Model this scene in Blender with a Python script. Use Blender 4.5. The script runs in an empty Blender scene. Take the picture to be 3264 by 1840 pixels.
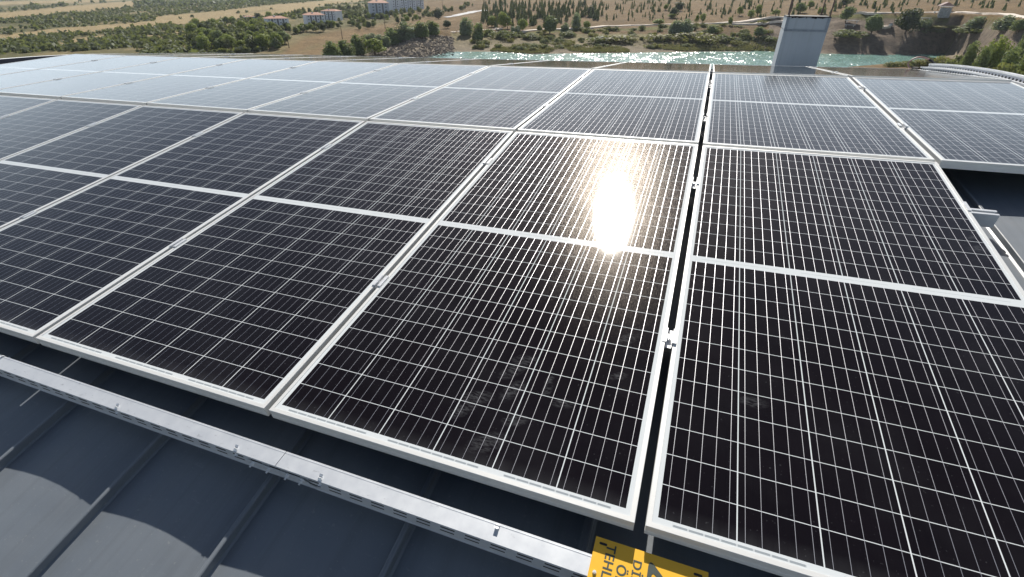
import bpy, bmesh, math, random
import numpy as np
from mathutils import Matrix, Vector
from mathutils.bvhtree import BVHTree
random.seed(7); rng = np.random.default_rng(11)
sc = bpy.context.scene
COL = sc.collection
R = math.radians
# ---------------------------------------------------------------- camera
CAM_R = Matrix(((0.9387816508335682, -0.18427773146818036, 0.2910854337529474),
                (0.34446501768792576, 0.4880195675136139, -0.8019855069220903),
                (0.00573268239633537, 0.8531580272193227, 0.5216210472591921)))
CAM_T = Vector((0.9473886390627955, -0.6707449783339361, 0.9763546143126905))
FPX = 1546.84
cam = bpy.data.cameras.new('camera'); camo = bpy.data.objects.new('camera', cam); COL.objects.link(camo)
camo.matrix_world = Matrix.Translation(CAM_T) @ CAM_R.to_4x4()
cam.sensor_width = 36; cam.lens = FPX / 3264 * 36; cam.clip_start = 0.02; cam.clip_end = 20000
sc.camera = camo
# ---------------------------------------------------------------- sky, sun, exposure
SUN_EL, SUN_AZ = 39.0, -10.6          # azimuth from +Y towards +X
w = bpy.data.worlds.new('World'); sc.world = w; w.use_nodes = True
nt = w.node_tree; bg = nt.nodes['Background']
sky = nt.nodes.new('ShaderNodeTexSky'); sky.sky_type = 'NISHITA'; sky.sun_disc = False
sky.sun_elevation = R(SUN_EL); sky.sun_rotation = R(SUN_AZ); sky.altitude = 900
sky.air_density = 1.0; sky.dust_density = 2.2; sky.ozone_density = 1.0
bg.inputs[1].default_value = 0.05
# pale hazy glow added low in the unseen sky to brighten panel reflections, fading out above some 25 degrees of elevation
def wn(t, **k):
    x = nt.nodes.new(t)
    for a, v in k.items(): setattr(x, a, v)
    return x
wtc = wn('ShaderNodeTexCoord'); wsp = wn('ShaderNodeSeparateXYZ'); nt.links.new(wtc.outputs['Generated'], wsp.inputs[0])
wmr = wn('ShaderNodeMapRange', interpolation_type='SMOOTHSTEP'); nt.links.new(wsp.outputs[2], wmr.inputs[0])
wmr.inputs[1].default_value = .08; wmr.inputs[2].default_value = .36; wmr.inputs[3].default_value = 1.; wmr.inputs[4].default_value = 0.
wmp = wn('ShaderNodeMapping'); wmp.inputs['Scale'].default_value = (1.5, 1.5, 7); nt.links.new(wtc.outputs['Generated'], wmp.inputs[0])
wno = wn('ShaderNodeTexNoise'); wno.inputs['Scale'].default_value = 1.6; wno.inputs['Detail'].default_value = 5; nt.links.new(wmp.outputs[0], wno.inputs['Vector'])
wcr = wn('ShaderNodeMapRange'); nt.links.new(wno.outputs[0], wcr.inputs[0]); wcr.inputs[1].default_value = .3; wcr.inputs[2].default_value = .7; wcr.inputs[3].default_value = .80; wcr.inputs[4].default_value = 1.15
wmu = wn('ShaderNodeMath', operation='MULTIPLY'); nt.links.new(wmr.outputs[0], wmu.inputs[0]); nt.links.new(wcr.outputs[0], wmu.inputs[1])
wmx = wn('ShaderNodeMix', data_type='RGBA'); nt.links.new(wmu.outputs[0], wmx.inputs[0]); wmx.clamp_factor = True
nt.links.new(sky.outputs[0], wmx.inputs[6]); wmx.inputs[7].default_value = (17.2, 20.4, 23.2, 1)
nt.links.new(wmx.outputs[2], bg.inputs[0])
sl = bpy.data.lights.new('sun', 'SUN'); sl.energy = 5.0; sl.angle = R(0.5); sl.color = (1.0, 0.95, 0.87)
so = bpy.data.objects.new('sun', sl); COL.objects.link(so)
sdir = Vector((math.cos(R(SUN_EL)) * math.sin(R(SUN_AZ)), math.cos(R(SUN_EL)) * math.cos(R(SUN_AZ)), math.sin(R(SUN_EL))))
so.rotation_euler = sdir.to_track_quat('Z', 'Y').to_euler(); so.location = (0, 0, 30)
sc.view_settings.view_transform = 'Standard'; sc.view_settings.look = 'None'
sc.view_settings.exposure = 0.5; sc.view_settings.gamma = 1
sc.render.engine = 'CYCLES'; sc.cycles.max_bounces = 8; sc.cycles.transparent_max_bounces = 16
sc.cycles.volume_bounces = 0; sc.cycles.volume_max_steps = 64
# ---------------------------------------------------------------- helpers
def tag(o, label=None, cat=None, group=None, kind=None):
    if label: o['label'] = label
    if cat: o['category'] = cat
    if group: o['group'] = group
    if kind: o['kind'] = kind
    return o
def empty(name, M=None):
    o = bpy.data.objects.new(name, None); COL.objects.link(o); o.empty_display_size = .1
    if M is not None: o.matrix_world = M
    return o
def meshobj(name, me, parent=None, M=None):
    o = bpy.data.objects.new(name, me); COL.objects.link(o)
    if M is not None: o.matrix_world = M
    if parent: o.parent = parent
    return o
class MB:
    def __init__(s): s.v = []; s.f = []; s.mi = []
    def quad(s, a, b, c, d, mi=0):
        n = len(s.v); s.v += [a, b, c, d]; s.f.append((n, n+1, n+2, n+3)); s.mi.append(mi); return s
    def box(s, x0, x1, y0, y1, z0, z1, mi=0, M=None):
        n = len(s.v)
        vs = [(x0,y0,z0),(x1,y0,z0),(x1,y1,z0),(x0,y1,z0),(x0,y0,z1),(x1,y0,z1),(x1,y1,z1),(x0,y1,z1)]
        if M is not None: vs = [tuple(M @ Vector(v)) for v in vs]
        s.v += vs
        for q in ((0,3,2,1),(4,5,6,7),(0,1,5,4),(1,2,6,5),(2,3,7,6),(3,0,4,7)):
            s.f.append(tuple(n+i for i in q)); s.mi.append(mi)
        return s
    def tube(s, pts, r, k=8, mi=0, cap=True):
        pts = [Vector(p) for p in pts]; rs = r if isinstance(r, (list, tuple)) else [r]*len(pts)
        n0 = len(s.v)
        for i, p in enumerate(pts):
            t = (pts[min(i+1, len(pts)-1)] - pts[max(i-1, 0)]).normalized()
            u = t.cross(Vector((0.13, 0.21, 1)) if abs(t.z) < .9 else Vector((1, .1, 0))).normalized(); q = t.cross(u)
            for j in range(k):
                a = 2*math.pi*j/k; s.v.append(tuple(p + (u*math.cos(a) + q*math.sin(a))*rs[i]))
        for i in range(len(pts)-1):
            for j in range(k):
                a = n0+i*k+j; b = n0+i*k+(j+1) % k; s.f.append((a, b, b+k, a+k)); s.mi.append(mi)
        if cap:
            s.f.append(tuple(n0+j for j in range(k))[::-1]); s.mi.append(mi)
            e = n0+(len(pts)-1)*k; s.f.append(tuple(e+j for j in range(k))); s.mi.append(mi)
        return s
    def strip(s, A, B, mi=0):   # quads between two polylines
        n = len(s.v); s.v += [tuple(p) for p in A] + [tuple(p) for p in B]; k = len(A)
        for i in range(k-1): s.f.append((n+i, n+i+1, n+k+i+1, n+k+i)); s.mi.append(mi)
        return s
    def mesh(s, name, mats, smooth=False, bevel=0):
        me = bpy.data.meshes.new(name); me.from_pydata(s.v, [], s.f)
        if not isinstance(mats, (list, tuple)): mats = [mats]
        for m in mats: me.materials.append(m)
        if len(mats) > 1: me.polygons.foreach_set('material_index', s.mi)
        bm = bmesh.new(); bm.from_mesh(me)
        if bevel:
            bmesh.ops.remove_doubles(bm, verts=bm.verts, dist=1e-6)
            bmesh.ops.bevel(bm, geom=list(bm.edges), offset=bevel, segments=1, affect='EDGES', clamp_overlap=True)
        bmesh.ops.recalc_face_normals(bm, faces=bm.faces)
        bm.to_mesh(me); bm.free()
        if smooth: me.polygons.foreach_set('use_smooth', [True]*len(me.polygons))
        me.update(); return me
    def build(s, name, mats, parent=None, M=None, **k): return meshobj(name, s.mesh(name, mats, **k), parent, M)
# ---- node helpers
class NB:
    def __init__(s, name):
        s.mat = bpy.data.materials.new(name); s.mat.use_nodes = True; s.nt = s.mat.node_tree
        s.b = s.nt.nodes['Principled BSDF']; s.out = s.nt.nodes['Material Output']
    def n(s, t, **k):
        x = s.nt.nodes.new(t)
        for a, v in k.items(): setattr(x, a, v)
        return x
    def put(s, sock, v):
        if hasattr(v, 'is_output') or isinstance(v, bpy.types.NodeSocket): s.nt.links.new(v, sock)
        else: sock.default_value = v
    def m(s, op, a, b=0.0, c=0.0):
        x = s.n('ShaderNodeMath', operation=op)
        s.put(x.inputs[0], a); s.put(x.inputs[1], b); s.put(x.inputs[2], c); return x.outputs[0]
    def coord(s, which='Object'):
        return s.n('ShaderNodeTexCoord').outputs[which]
    def sep(s, v):
        x = s.n('ShaderNodeSeparateXYZ'); s.put(x.inputs[0], v); return x.outputs
    def noise(s, vec, scale, detail=3, rough=.55, out=0, dist=0.):
        x = s.n('ShaderNodeTexNoise'); s.put(x.inputs['Vector'], vec)
        x.inputs['Scale'].default_value = scale; x.inputs['Detail'].default_value = detail
        x.inputs['Roughness'].default_value = rough; x.inputs['Distortion'].default_value = dist
        return x.outputs[out]
    def mapping(s, vec, scale=(1,1,1), rot=(0,0,0)):
        x = s.n('ShaderNodeMapping'); s.put(x.inputs[0], vec); x.inputs['Scale'].default_value = scale
        x.inputs['Rotation'].default_value = rot; return x.outputs[0]
    def ramp(s, f, stops):
        x = s.n('ShaderNodeValToRGB'); s.put(x.inputs[0], f); cr = x.color_ramp
        while len(cr.elements) < len(stops): cr.elements.new(.5)
        for e, (p, c) in zip(cr.elements, stops):
            e.position = p; e.color = (c, c, c, 1) if not isinstance(c, (tuple, list)) else (*c, 1)
        return x.outputs[0]
    def mix(s, f, a, b, blend='MIX'):
        x = s.n('ShaderNodeMix', data_type='RGBA', blend_type=blend)
        s.put(x.inputs[0], f)
        for k, v in ((6, a), (7, b)):
            if isinstance(v, (tuple, list)) : v = (*v, 1) if len(v) == 3 else v
            s.put(x.inputs[k], v)
        return x.outputs[2]
    def bump(s, h, strength=.3, dist=.01, normal=None):
        x = s.n('ShaderNodeBump'); s.put(x.inputs['Height'], h); x.inputs['Strength'].default_value = strength
        x.inputs['Distance'].default_value = dist
        if normal is not None: s.put(x.inputs['Normal'], normal)
        return x.outputs[0]
    def set(s, **k):
        for a, v in k.items():
            key = a.replace('_', ' ')
            if key == 'Base Color' and isinstance(v, (tuple, list)): v = (*v, 1)
            s.put(s.b.inputs[key], v)
        return s
def simple(name, col, rough=.5, metal=0., var=.12, scale=8., bump=0., coord='Object', spec=.5):
    m = NB(name); c = m.coord(coord)
    n = m.noise(c, scale, 4)
    lo = tuple(x*(1-var) for x in col); hi = tuple(min(1, x*(1+var)) for x in col)
    m.set(Base_Color=m.mix(m.ramp(n, [(.3, 0.), (.7, 1.)]), lo, hi), Metallic=metal, Roughness=rough)
    m.b.inputs['Specular IOR Level'].default_value = spec
    if bump: m.set(Normal=m.bump(m.noise(c, scale*4, 3), bump, .01))
    return m.mat
# ---------------------------------------------------------------- array frame (panel coordinates -> world)
WM = Matrix(((0.9997069837628431, 0.0, -0.024206334208190294),
             (-0.0035924645818681757, 0.9889259026715035, -0.14836661761858644),
             (0.023938270907202686, 0.1484101041888719, 0.9886361313246759))).to_4x4()
PW, PH = 0.9835, 2.008
MX, MY, MID = 0.0212, 0.0256, 0.0351
GM, G01, GM2 = .0165, .0225, .0236
RB = 19.0                                   # barrel radius: z = z0 - (y-1)^2 / (2 RB)
def T(x, y, z): return Matrix.Translation((x, y, z))
def RX(a): return Matrix.Rotation(a, 4, 'X')
M2 = T(0.0003, PH+.0283, .0026) @ RX(-.1066) @ Matrix.Rotation(.0021, 4, 'Y')
M3 = T(0.0003, PH+.0283, .0026) @ RX(-.1066) @ T(0, PH+.02, .004) @ RX(-.1204)
M4 = M3 @ T(0, PH+.02, .004) @ RX(-.11)
MROW = {1: Matrix.Identity(4), 2: M2, 3: M3}
def colx(c):
    if c == 0: return 0.
    if c > 0: return PW + G01 + (c-1)*(PW+GM2)
    return c*(PW+GM)
def MP(row, c): return WM @ (T(0, .004, -.004) if c >= 1 else Matrix.Identity(4)) @ MROW[row] @ T(colx(c), 0, 0)
def zroof(y, z0): return z0 - (y-1)**2/(2*RB)
def pray(px, py, zp=None, planeM=None):
    d = CAM_R @ Vector(((px-1632)/FPX, -(py-920)/FPX, -1)); return d.normalized()
# ---------------------------------------------------------------- materials
def mat_frame():
    m = NB('anodised_aluminium'); c = m.coord()
    n = m.noise(m.mapping(c, (3, 60, 3)), 12, 3)
    m.set(Base_Color=m.mix(n, (.62, .62, .60), (.72, .72, .70)), Metallic=.15, Roughness=m.m('MULTIPLY_ADD', n, .15, .34))
    return m.mat
def mat_cells(smudges=(), name='solar_glass', seed=0.):
    m = NB(name); c = m.coord(); X, Y, Z = m.sep(c)
    cw = (PW-2*MX)/6; rh = (PH/2-MID/2-MY)/12
    u = m.m('DIVIDE', m.m('SUBTRACT', X, MX), cw)
    # mirror y about the middle so both halves share one formula
    ym = m.m('ABSOLUTE', m.m('SUBTRACT', Y, PH/2)); yv = m.m('SUBTRACT', ym, MID/2); v = m.m('DIVIDE', yv, rh)
    inx = m.m('MULTIPLY', m.m('GREATER_THAN', u, 0.), m.m('LESS_THAN', u, 6.))
    iny = m.m('MULTIPLY', m.m('GREATER_THAN', v, 0.), m.m('LESS_THAN', v, 12.))
    inside = m.m('MULTIPLY', inx, iny)
    fu = m.m('FRACT', u); fv = m.m('FRACT', v)
    du = m.m('MULTIPLY', m.m('SUBTRACT', .5, m.m('ABSOLUTE', m.m('SUBTRACT', fu, .5))), cw)   # metres to nearest column line
    dv = m.m('MULTIPLY', m.m('SUBTRACT', .5, m.m('ABSOLUTE', m.m('SUBTRACT', fv, .5))), rh)
    gap = m.m('MAXIMUM', m.m('LESS_THAN', du, .0013), m.m('LESS_THAN', dv, .00085))
    cell = m.m('MULTIPLY', inside, m.m('SUBTRACT', 1., gap))
    fb = m.m('FRACT', m.m('MULTIPLY', fu, 5.))
    db = m.m('MULTIPLY', m.m('ABSOLUTE', m.m('SUBTRACT', fb, .5)), cw/5)
    bus = m.m('MULTIPLY', m.m('LESS_THAN', db, .00043), inside)
    # fine fingers across the cell, seen as faint streaks
    fin = m.noise(m.mapping(c, (900, 3, 1)), 1., 2)
    cellc = m.mix(fin, (.0015, .0012, .0025), (.006, .0045, .006))
    tint = m.noise(m.n('ShaderNodeObjectInfo').outputs['Random'], 3., 0)
    cellc = m.mix(m.m('MULTIPLY', m.noise(m.mapping(c, (4, 8, 1)), 1.3, 1), .5), cellc, (.009, .006, .009))
    sheet = (.62, .65, .66)
    # tinned connectors behind the glass at the near edge and the middle
    fu2 = m.m('FRACT', m.m('DIVIDE', u, 2.)); seg = m.m('MULTIPLY', m.m('GREATER_THAN', fu2, .1), m.m('LESS_THAN', fu2, .9))
    tabs = m.m('LESS_THAN', m.m('ABSOLUTE', m.m('SUBTRACT', fb, .5)), .44)
    near = m.m('LESS_THAN', m.m('ABSOLUTE', m.m('SUBTRACT', Y, .0178)), .0024)
    mid = m.m('MULTIPLY', m.m('LESS_THAN', m.m('ABSOLUTE', m.m('SUBTRACT', Y, PH/2+.001)), .0016), .35)
    conn = m.m('MULTIPLY', m.m('MULTIPLY', m.m('MAXIMUM', near, mid), seg), m.m('MULTIPLY', inx, m.m('MULTIPLY_ADD', tabs, .6, .4)))
    base = m.mix(cell, sheet, cellc)
    base = m.mix(m.m('MULTIPLY', conn, m.m('SUBTRACT', 1., cell)), base, (.28, .31, .33))
    # dusty patches and specks, joined below by a painted grazing sheen
    d1 = m.ramp(m.noise(c, 2.3, 5, .65), [(.45, 0.), (.8, 1.)])
    d2 = m.ramp(m.noise(c, 140., 2, .5), [(.70, 0.), (.76, 1.)])
    dust_sheen = m.m('MULTIPLY', d1, .012)
    dust_sheen = m.m('ADD', dust_sheen, m.m('MULTIPLY', d2, .05))
    for (sx, sy, sr, ang) in smudges:
        vx = m.m('SUBTRACT', X, sx); vy = m.m('SUBTRACT', Y, sy)
        a = m.m('ADD', m.m('MULTIPLY', vx, math.cos(ang)), m.m('MULTIPLY', vy, math.sin(ang)))
        b = m.m('SUBTRACT', m.m('MULTIPLY', vy, math.cos(ang)), m.m('MULTIPLY', vx, math.sin(ang)))
        q = m.m('ADD', m.m('POWER', m.m('DIVIDE', a, sr), 2.), m.m('POWER', m.m('DIVIDE', b, sr*.5), 2.))
        fall = m.m('MAXIMUM', m.m('SUBTRACT', 1., q), 0.)
        st = m.ramp(m.noise(m.mapping(c, (1, 3.2, 1), (0, 0, ang)), 55., 4, .7), [(.42, 0.), (.7, 1.)])
        dust_sheen = m.m('ADD', dust_sheen, m.m('MULTIPLY', m.m('MULTIPLY', fall, st), .13))
    edge = m.m('MULTIPLY', m.m('MAXIMUM', m.m('SUBTRACT', 1., m.m('DIVIDE', m.m('SUBTRACT', Y, .012), .05)), 0.), m.noise(m.mapping(c, (1, .3, 1)), 40., 3))
    dust_sheen = m.m('ADD', dust_sheen, m.m('MULTIPLY', edge, .07))
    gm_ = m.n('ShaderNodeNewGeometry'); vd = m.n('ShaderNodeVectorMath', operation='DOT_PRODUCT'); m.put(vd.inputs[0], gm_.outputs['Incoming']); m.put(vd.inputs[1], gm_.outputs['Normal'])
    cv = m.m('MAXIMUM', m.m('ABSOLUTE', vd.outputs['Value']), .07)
    graze_sheen = m.m('MULTIPLY', m.m('DIVIDE', .0023, m.m('MULTIPLY', cv, cv)), m.m('MULTIPLY_ADD', d1, .5, .8))  # lightens the glass towards grazing views, a sheen painted into its colour
    dust_sheen = m.m('MINIMUM', m.m('ADD', dust_sheen, graze_sheen), .6)
    base = m.mix(dust_sheen, base, (.54, .56, .58))
    sp = m.noise(c, 330., 1, .5)
    wob = m.noise(c, 1.6, 2, .5)
    nrm = m.bump(wob, .06, .002)
    nrs = m.bump(sp, .35, .0012, nrm)
    m.set(Base_Color=base, Roughness=.7); m.b.inputs['Specular IOR Level'].default_value = 0.
    b2 = m.n('ShaderNodeBsdfPrincipled')
    b2.inputs['Base Color'].default_value = (.55, .55, .58, 1); b2.inputs['Metallic'].default_value = 1.
    b2.inputs['Roughness'].default_value = .44; b2.inputs['Anisotropic'].default_value = .55
    vt = m.n('ShaderNodeVectorTransform', vector_type='VECTOR', convert_from='OBJECT', convert_to='WORLD')
    vt.inputs[0].default_value = (1, 0, 0); m.put(b2.inputs['Tangent'], vt.outputs[0])
    mx = m.n('ShaderNodeMixShader'); m.put(mx.inputs[0], bus); m.put(mx.inputs[1], m.b.outputs[0]); m.put(mx.inputs[2], b2.outputs[0])
    # anti-reflective textured glass: a tight lobe plus a weak, finely dimpled wide one
    fr = m.n('ShaderNodeFresnel'); fr.inputs[0].default_value = 1.70; m.put(fr.inputs[1], nrm)
    g1 = m.n('ShaderNodeBsdfAnisotropic', distribution='BECKMANN'); g1.inputs['Roughness'].default_value = .127; m.put(g1.inputs['Normal'], nrm)
    g2 = m.n('ShaderNodeBsdfAnisotropic', distribution='BECKMANN'); g2.inputs['Roughness'].default_value = .20; m.put(g2.inputs['Normal'], nrs); g2.inputs['Color'].default_value = (1, .90, .80, 1)
    mg = m.n('ShaderNodeMixShader'); m.put(mg.inputs[0], m.m('MULTIPLY_ADD', d1, .05, .07)); m.put(mg.inputs[1], g1.outputs[0]); m.put(mg.inputs[2], g2.outputs[0])
    mf = m.n('ShaderNodeMixShader'); m.put(mf.inputs[0], m.m('MAXIMUM', m.m('MULTIPLY_ADD', fr.outputs[0], 1.30, -.092), .012)); m.put(mf.inputs[1], mx.outputs[0]); m.put(mf.inputs[2], mg.outputs[0])
    mx = mf
    m.put(m.out.inputs[0], mx.outputs[0]); return m.mat
def mat_roof():
    m = NB('grey_coated_sheet'); c = m.coord(); 
    n = m.noise(c, 3.5, 6, .65); n2 = m.noise(m.mapping(c, (9, 1.2, 1)), 1.5, 4)
    sc_ = m.ramp(m.noise(m.mapping(c, (1, 5, 1), (0, 0, .5)), 9., 6, .75), [(.62, 0.), (.78, 1.)])
    col = m.mix(n, (.100, .126, .158), (.152, .168, .186)); col = m.mix(m.m('MULTIPLY', n2, .35), col, (.175, .185, .19))
    col = m.mix(m.m('MULTIPLY', sc_, .5), col, (.27, .28, .28))
    run = m.ramp(m.noise(m.mapping(c, (14, .5, 1)), 2.2, 5, .7), [(.50, 0.), (.72, 1.)])
    col = m.mix(m.m('MULTIPLY', run, .28), col, (.07, .08, .09))
    spk = m.ramp(m.noise(c, 90., 2, .6), [(.66, 0.), (.73, 1.)])
    col = m.mix(m.m('MULTIPLY', spk, .4), col, (.26, .26, .25))
    m.set(Base_Color=col, Roughness=m.m('MULTIPLY_ADD', n, .14, .44), Metallic=0.); m.b.inputs['Specular IOR Level'].default_value = .9
    m.set(Normal=m.bump(m.noise(c, 70., 3, .7), .12, .002, m.bump(m.noise(c, 2.2, 3), .55, .02))); return m.mat
def mat_galv(name='galvanised_steel', slots=False):
    m = NB(name); c = m.coord(); X, Y, Z = m.sep(c)
    n = m.noise(c, 22, 5, .65); vo = m.n('ShaderNodeTexVoronoi'); m.put(vo.inputs['Vector'], c); vo.inputs['Scale'].default_value = 160
    st = m.ramp(m.noise(m.mapping(c, (1, 2.5, 1), (0, 0, .3)), 38, 5, .7), [(.63, 0.), (.72, 1.)])
    col = m.mix(n, (.50, .53, .57), (.68, .70, .72)); col = m.mix(m.m('MULTIPLY', vo.outputs['Distance'], .25), col, (.66, .68, .70))
    col = m.mix(m.m('MULTIPLY', st, .5), col, (.22, .23, .24))
    met = .45; rough = m.m('MULTIPLY_ADD', n, .2, .38)
    if slots:   # two staggered lines of punched slots
        fx = m.m('FRACT', m.m('DIVIDE', X, .062)); fx2 = m.m('FRACT', m.m('DIVIDE', m.m('ADD', X, .004), .062))
        a = m.m('MULTIPLY', m.m('LESS_THAN', m.m('ABSOLUTE', m.m('SUBTRACT', fx, .5)), .29), m.m('LESS_THAN', m.m('ABSOLUTE', m.m('ADD', Z, .061)), .0032))
        b = m.m('MULTIPLY', m.m('LESS_THAN', m.m('ABSOLUTE', m.m('SUBTRACT', fx2, .5)), .29), m.m('LESS_THAN', m.m('ABSOLUTE', m.m('ADD', Z, .078)), .0028))
        s = m.m('MAXIMUM', a, b); col = m.mix(s, col, (.008, .007, .012)); rough = m.m('MAXIMUM', rough, m.m('MULTIPLY', s, .9))
        met = m.m('MULTIPLY', m.m('SUBTRACT', 1., s), .45)
    m.set(Base_Color=col, Metallic=met, Roughness=rough); return m.mat
M_FRAME = mat_frame(); M_CELLS = mat_cells(); M_ROOF = mat_roof(); M_GALV = mat_galv(); M_SLOT = mat_galv('slotted_galvanised_steel', True)
M_STEEL = simple('bright_bolt_steel', (.72, .73, .74), .35, .3, .1, 60)
M_WHITE_TRIM = simple('pale_coated_flashing', (.82, .83, .83), .45, .1, .06, 5)
M_VERGE_SHADE = simple('verge_side_shade', (.035, .035, .05), .5, 0, .2, 5)  # trim sides coloured dark to stand for their shade side
M_BLACK = simple('black_plastic', (.012, .012, .013), .45, 0, .2, 60)
M_WALL = simple('rendered_wall', (.42, .40, .37), .8, 0, .08, 2, .2)
# ---------------------------------------------------------------- building and roof
bld = empty('industrial_building', WM @ T(-2.5, 4, -.5)); tag(bld, 'low building with curved grey standing seam metal roof carrying the solar panels', 'building')
XL, XR, Y0, Y1 = -8.75, 6.5, -3.2, 11.0
mb = MB(); ZP = -.1235; SEAM0, SP = .043, .4215
inv = bld.matrix_world.inverted() @ WM
ny = 72
ys = [Y0+(Y1-Y0)*i/ny for i in range(ny+1)]
k0 = int(math.ceil((XL-SEAM0)/SP)); k1 = int(math.floor((XR-SEAM0)/SP))
seams = [SEAM0+k*SP for k in range(k0, k1+1)]
prof = [(XL, 0.)]
for sx in seams:
    prof += [(sx-.016, 0.), (sx-.0075, .004), (sx-.0065, .024), (sx-.004, .0262), (sx+.004, .0262), (sx+.0065, .024), (sx+.0075, .004), (sx+.014, 0.)]
    for t in (.2, .4, .6, .8):
        prof.append((sx+.014+(SP-.03)*t, .0075*math.sin(math.pi*t)))
prof = [p for p in prof if p[0] <= XR] + [(XR, 0.)]
vs = []; npf = len(prof)
for y in ys:
    for (x, dz) in prof: vs.append(tuple(inv @ Vector((x, y, zroof(y, ZP)+dz))))
fs = [(i*npf+j, i*npf+j+1, (i+1)*npf+j+1, (i+1)*npf+j) for i in range(ny) for j in range(npf-1)]
me = bpy.data.meshes.new('roof_sheet'); me.from_pydata(vs, [], fs); me.materials.append(M_ROOF)
meshobj('roof_sheet', me, bld)
# walls below the eaves
mb = MB()
zb = -9.0
def wpt(x, y, z): return tuple(bld.matrix_world.inverted() @ Vector((WM @ Vector((x, y, 0))).xy.to_3d() + Vector((0, 0, z))) if z < -5 else inv @ Vector((x, y, zroof(y, ZP)-.03)))
cor = []
for (xa, ya, xb, yb) in ((XL+.2, Y0+.3, XR-.2, Y0+.3), (XR-.2, Y0+.3, XR-.2, Y1-.3), (XR-.2, Y1-.3, XL+.2, Y1-.3), (XL+.2, Y1-.3, XL+.2, Y0+.3)):
    A = []; B = []
    for i in range(13):
        t = i/12; x = xa+(xb-xa)*t; y = ya+(yb-ya)*t
        A.append(wpt(x, y, 0)); B.append(wpt(x, y, zb))
    mb.strip(A, B)
mb.build('outer_wall', M_WALL, bld)
# verge trims on the left and right edges, eaves gutter at the near edge
for sx, nm in ((XL, 'verge_trim'), (XR, 'verge_trim')):
    s = -1 if sx < 0 else 1
    P = [[], [], [], []]
    for y in ys:
        z = zroof(y, ZP)
        for i, (dx, dz) in enumerate(((0, -.20), (0, .075), (-.12*s, .075), (-.12*s, .0))): P[i].append(tuple(inv @ Vector((sx+dx+s*.003, y, z+dz))))
    m_ = MB(); m_.strip(P[0], P[1], 0); m_.strip(P[1], P[2], 1); m_.strip(P[2], P[3], 0)
    m_.build(nm, [M_VERGE_SHADE, M_WHITE_TRIM], bld)
gb = MB(); z = zroof(Y0, ZP)
for (ya, yb, za, zb_) in ((Y0-.16, Y0-.155, z-.14, z-.02), (Y0-.16, Y0+.02, z-.145, z-.14), (Y0+.0, Y0+.02, z-.14, z-.03)):
    gb.box(XL, XR, ya, yb, za, zb_, M=inv)
gb.build('eaves_gutter', M_ROOF, bld)
# ---------------------------------------------------------------- solar panels
def frame_mesh():
    m = MB(); L, HT = .0112, .035
    def ring(o0, z0, o1, z1):   # band between two inset rectangles
        A = [(o0, o0, z0), (PW-o0, o0, z0), (PW-o0, PH-o0, z0), (o0, PH-o0, z0)]
        B = [(o1, o1, z1), (PW-o1, o1, z1), (PW-o1, PH-o1, z1), (o1, PH-o1, z1)]
        for i in range(4): m.quad(A[i], A[(i+1) % 4], B[(i+1) % 4], B[i])
    ring(0, -HT, 0, -.0225); ring(0, -.0225, .0006, -.0218); ring(.0006, -.0218, .0006, -.0075); ring(.0006, -.0075, 0, -.0068); ring(0, -.0068, 0, -.0007); ring(0, -.0007, .0007, 0); ring(.0007, 0, L, 0); ring(L, 0, L+.0003, -.0016)
    ring(0, -HT, .028, -HT); ring(.028, -HT, .028, -.033)
    return m.mesh('frame', M_FRAME)
FRAME_ME = frame_mesh()
def cells_mesh(mat):
    m = MB(); a = .0105
    m.quad((a, a, -.0015), (PW-a, a, -.0015), (PW-a, PH-a, -.0015), (a, PH-a, -.0015))
    m.box(a, PW-a, a, PH-a, -.0062, -.0030)
    return m.mesh('glass_sheet', mat)
SM0 = [(.593,.323,.05,.9),(.614,.372,.045,.2),(.701,.322,.022,1.2),(.705,.290,.03,1.5),(.879,.539,.045,.8),(.878,.388,.03,.5),(.534,.209,.05,.3),(.512,.158,.045,.8),(.616,.258,.05,1.1),(.756,.255,.035,.1),(.655,.168,.04,.4),(.61,.087,.06,.6)]
SM1 = [(.213,.40,.04,.1),(.94,1.30,.045,.4),(.935,1.37,.025,.9),(.80,.25,.09,.5)]
CELLS_ME = cells_mesh(M_CELLS)
SPECIAL = {(1, 0): cells_mesh(mat_cells(SM0, 'smudged_solar_glass')), (1, 1): cells_mesh(mat_cells(SM1, 'marked_solar_glass'))}
ORD = ['', 'first', 'second', 'third', 'fourth', 'fifth', 'sixth', 'seventh', 'eighth', 'ninth', 'tenth', 'eleventh']
def plabel(row, c):
    if row == 1:
        if c == 0: return 'front row solar panel under the dazzling sun glare, with hand smudges'
        if c == 1: return 'front row solar panel right of the glare one, at the open right end'
        return 'front row solar panel, %s to the left of the panel with the sun glare' % ORD[-c]
    n = 3-c
    if row == 2: return 'middle row solar panel reflecting pale sky, %s from the right end' % ORD[n]
    return 'brown-looking solar panel seen edge-on along the roof crest, %s from the right' % ORD[n]
for row in (1, 2, 3):
    for c in range(-7, 2 if row == 1 else 3):
        p = empty('solar_panel', MP(row, c))
        tag(p, plabel(row, c), 'solar panel', 'solar panels on the curved roof')
        meshobj('frame', FRAME_ME, p); meshobj('glass_sheet', SPECIAL.get((row, c), CELLS_ME), p)
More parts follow.
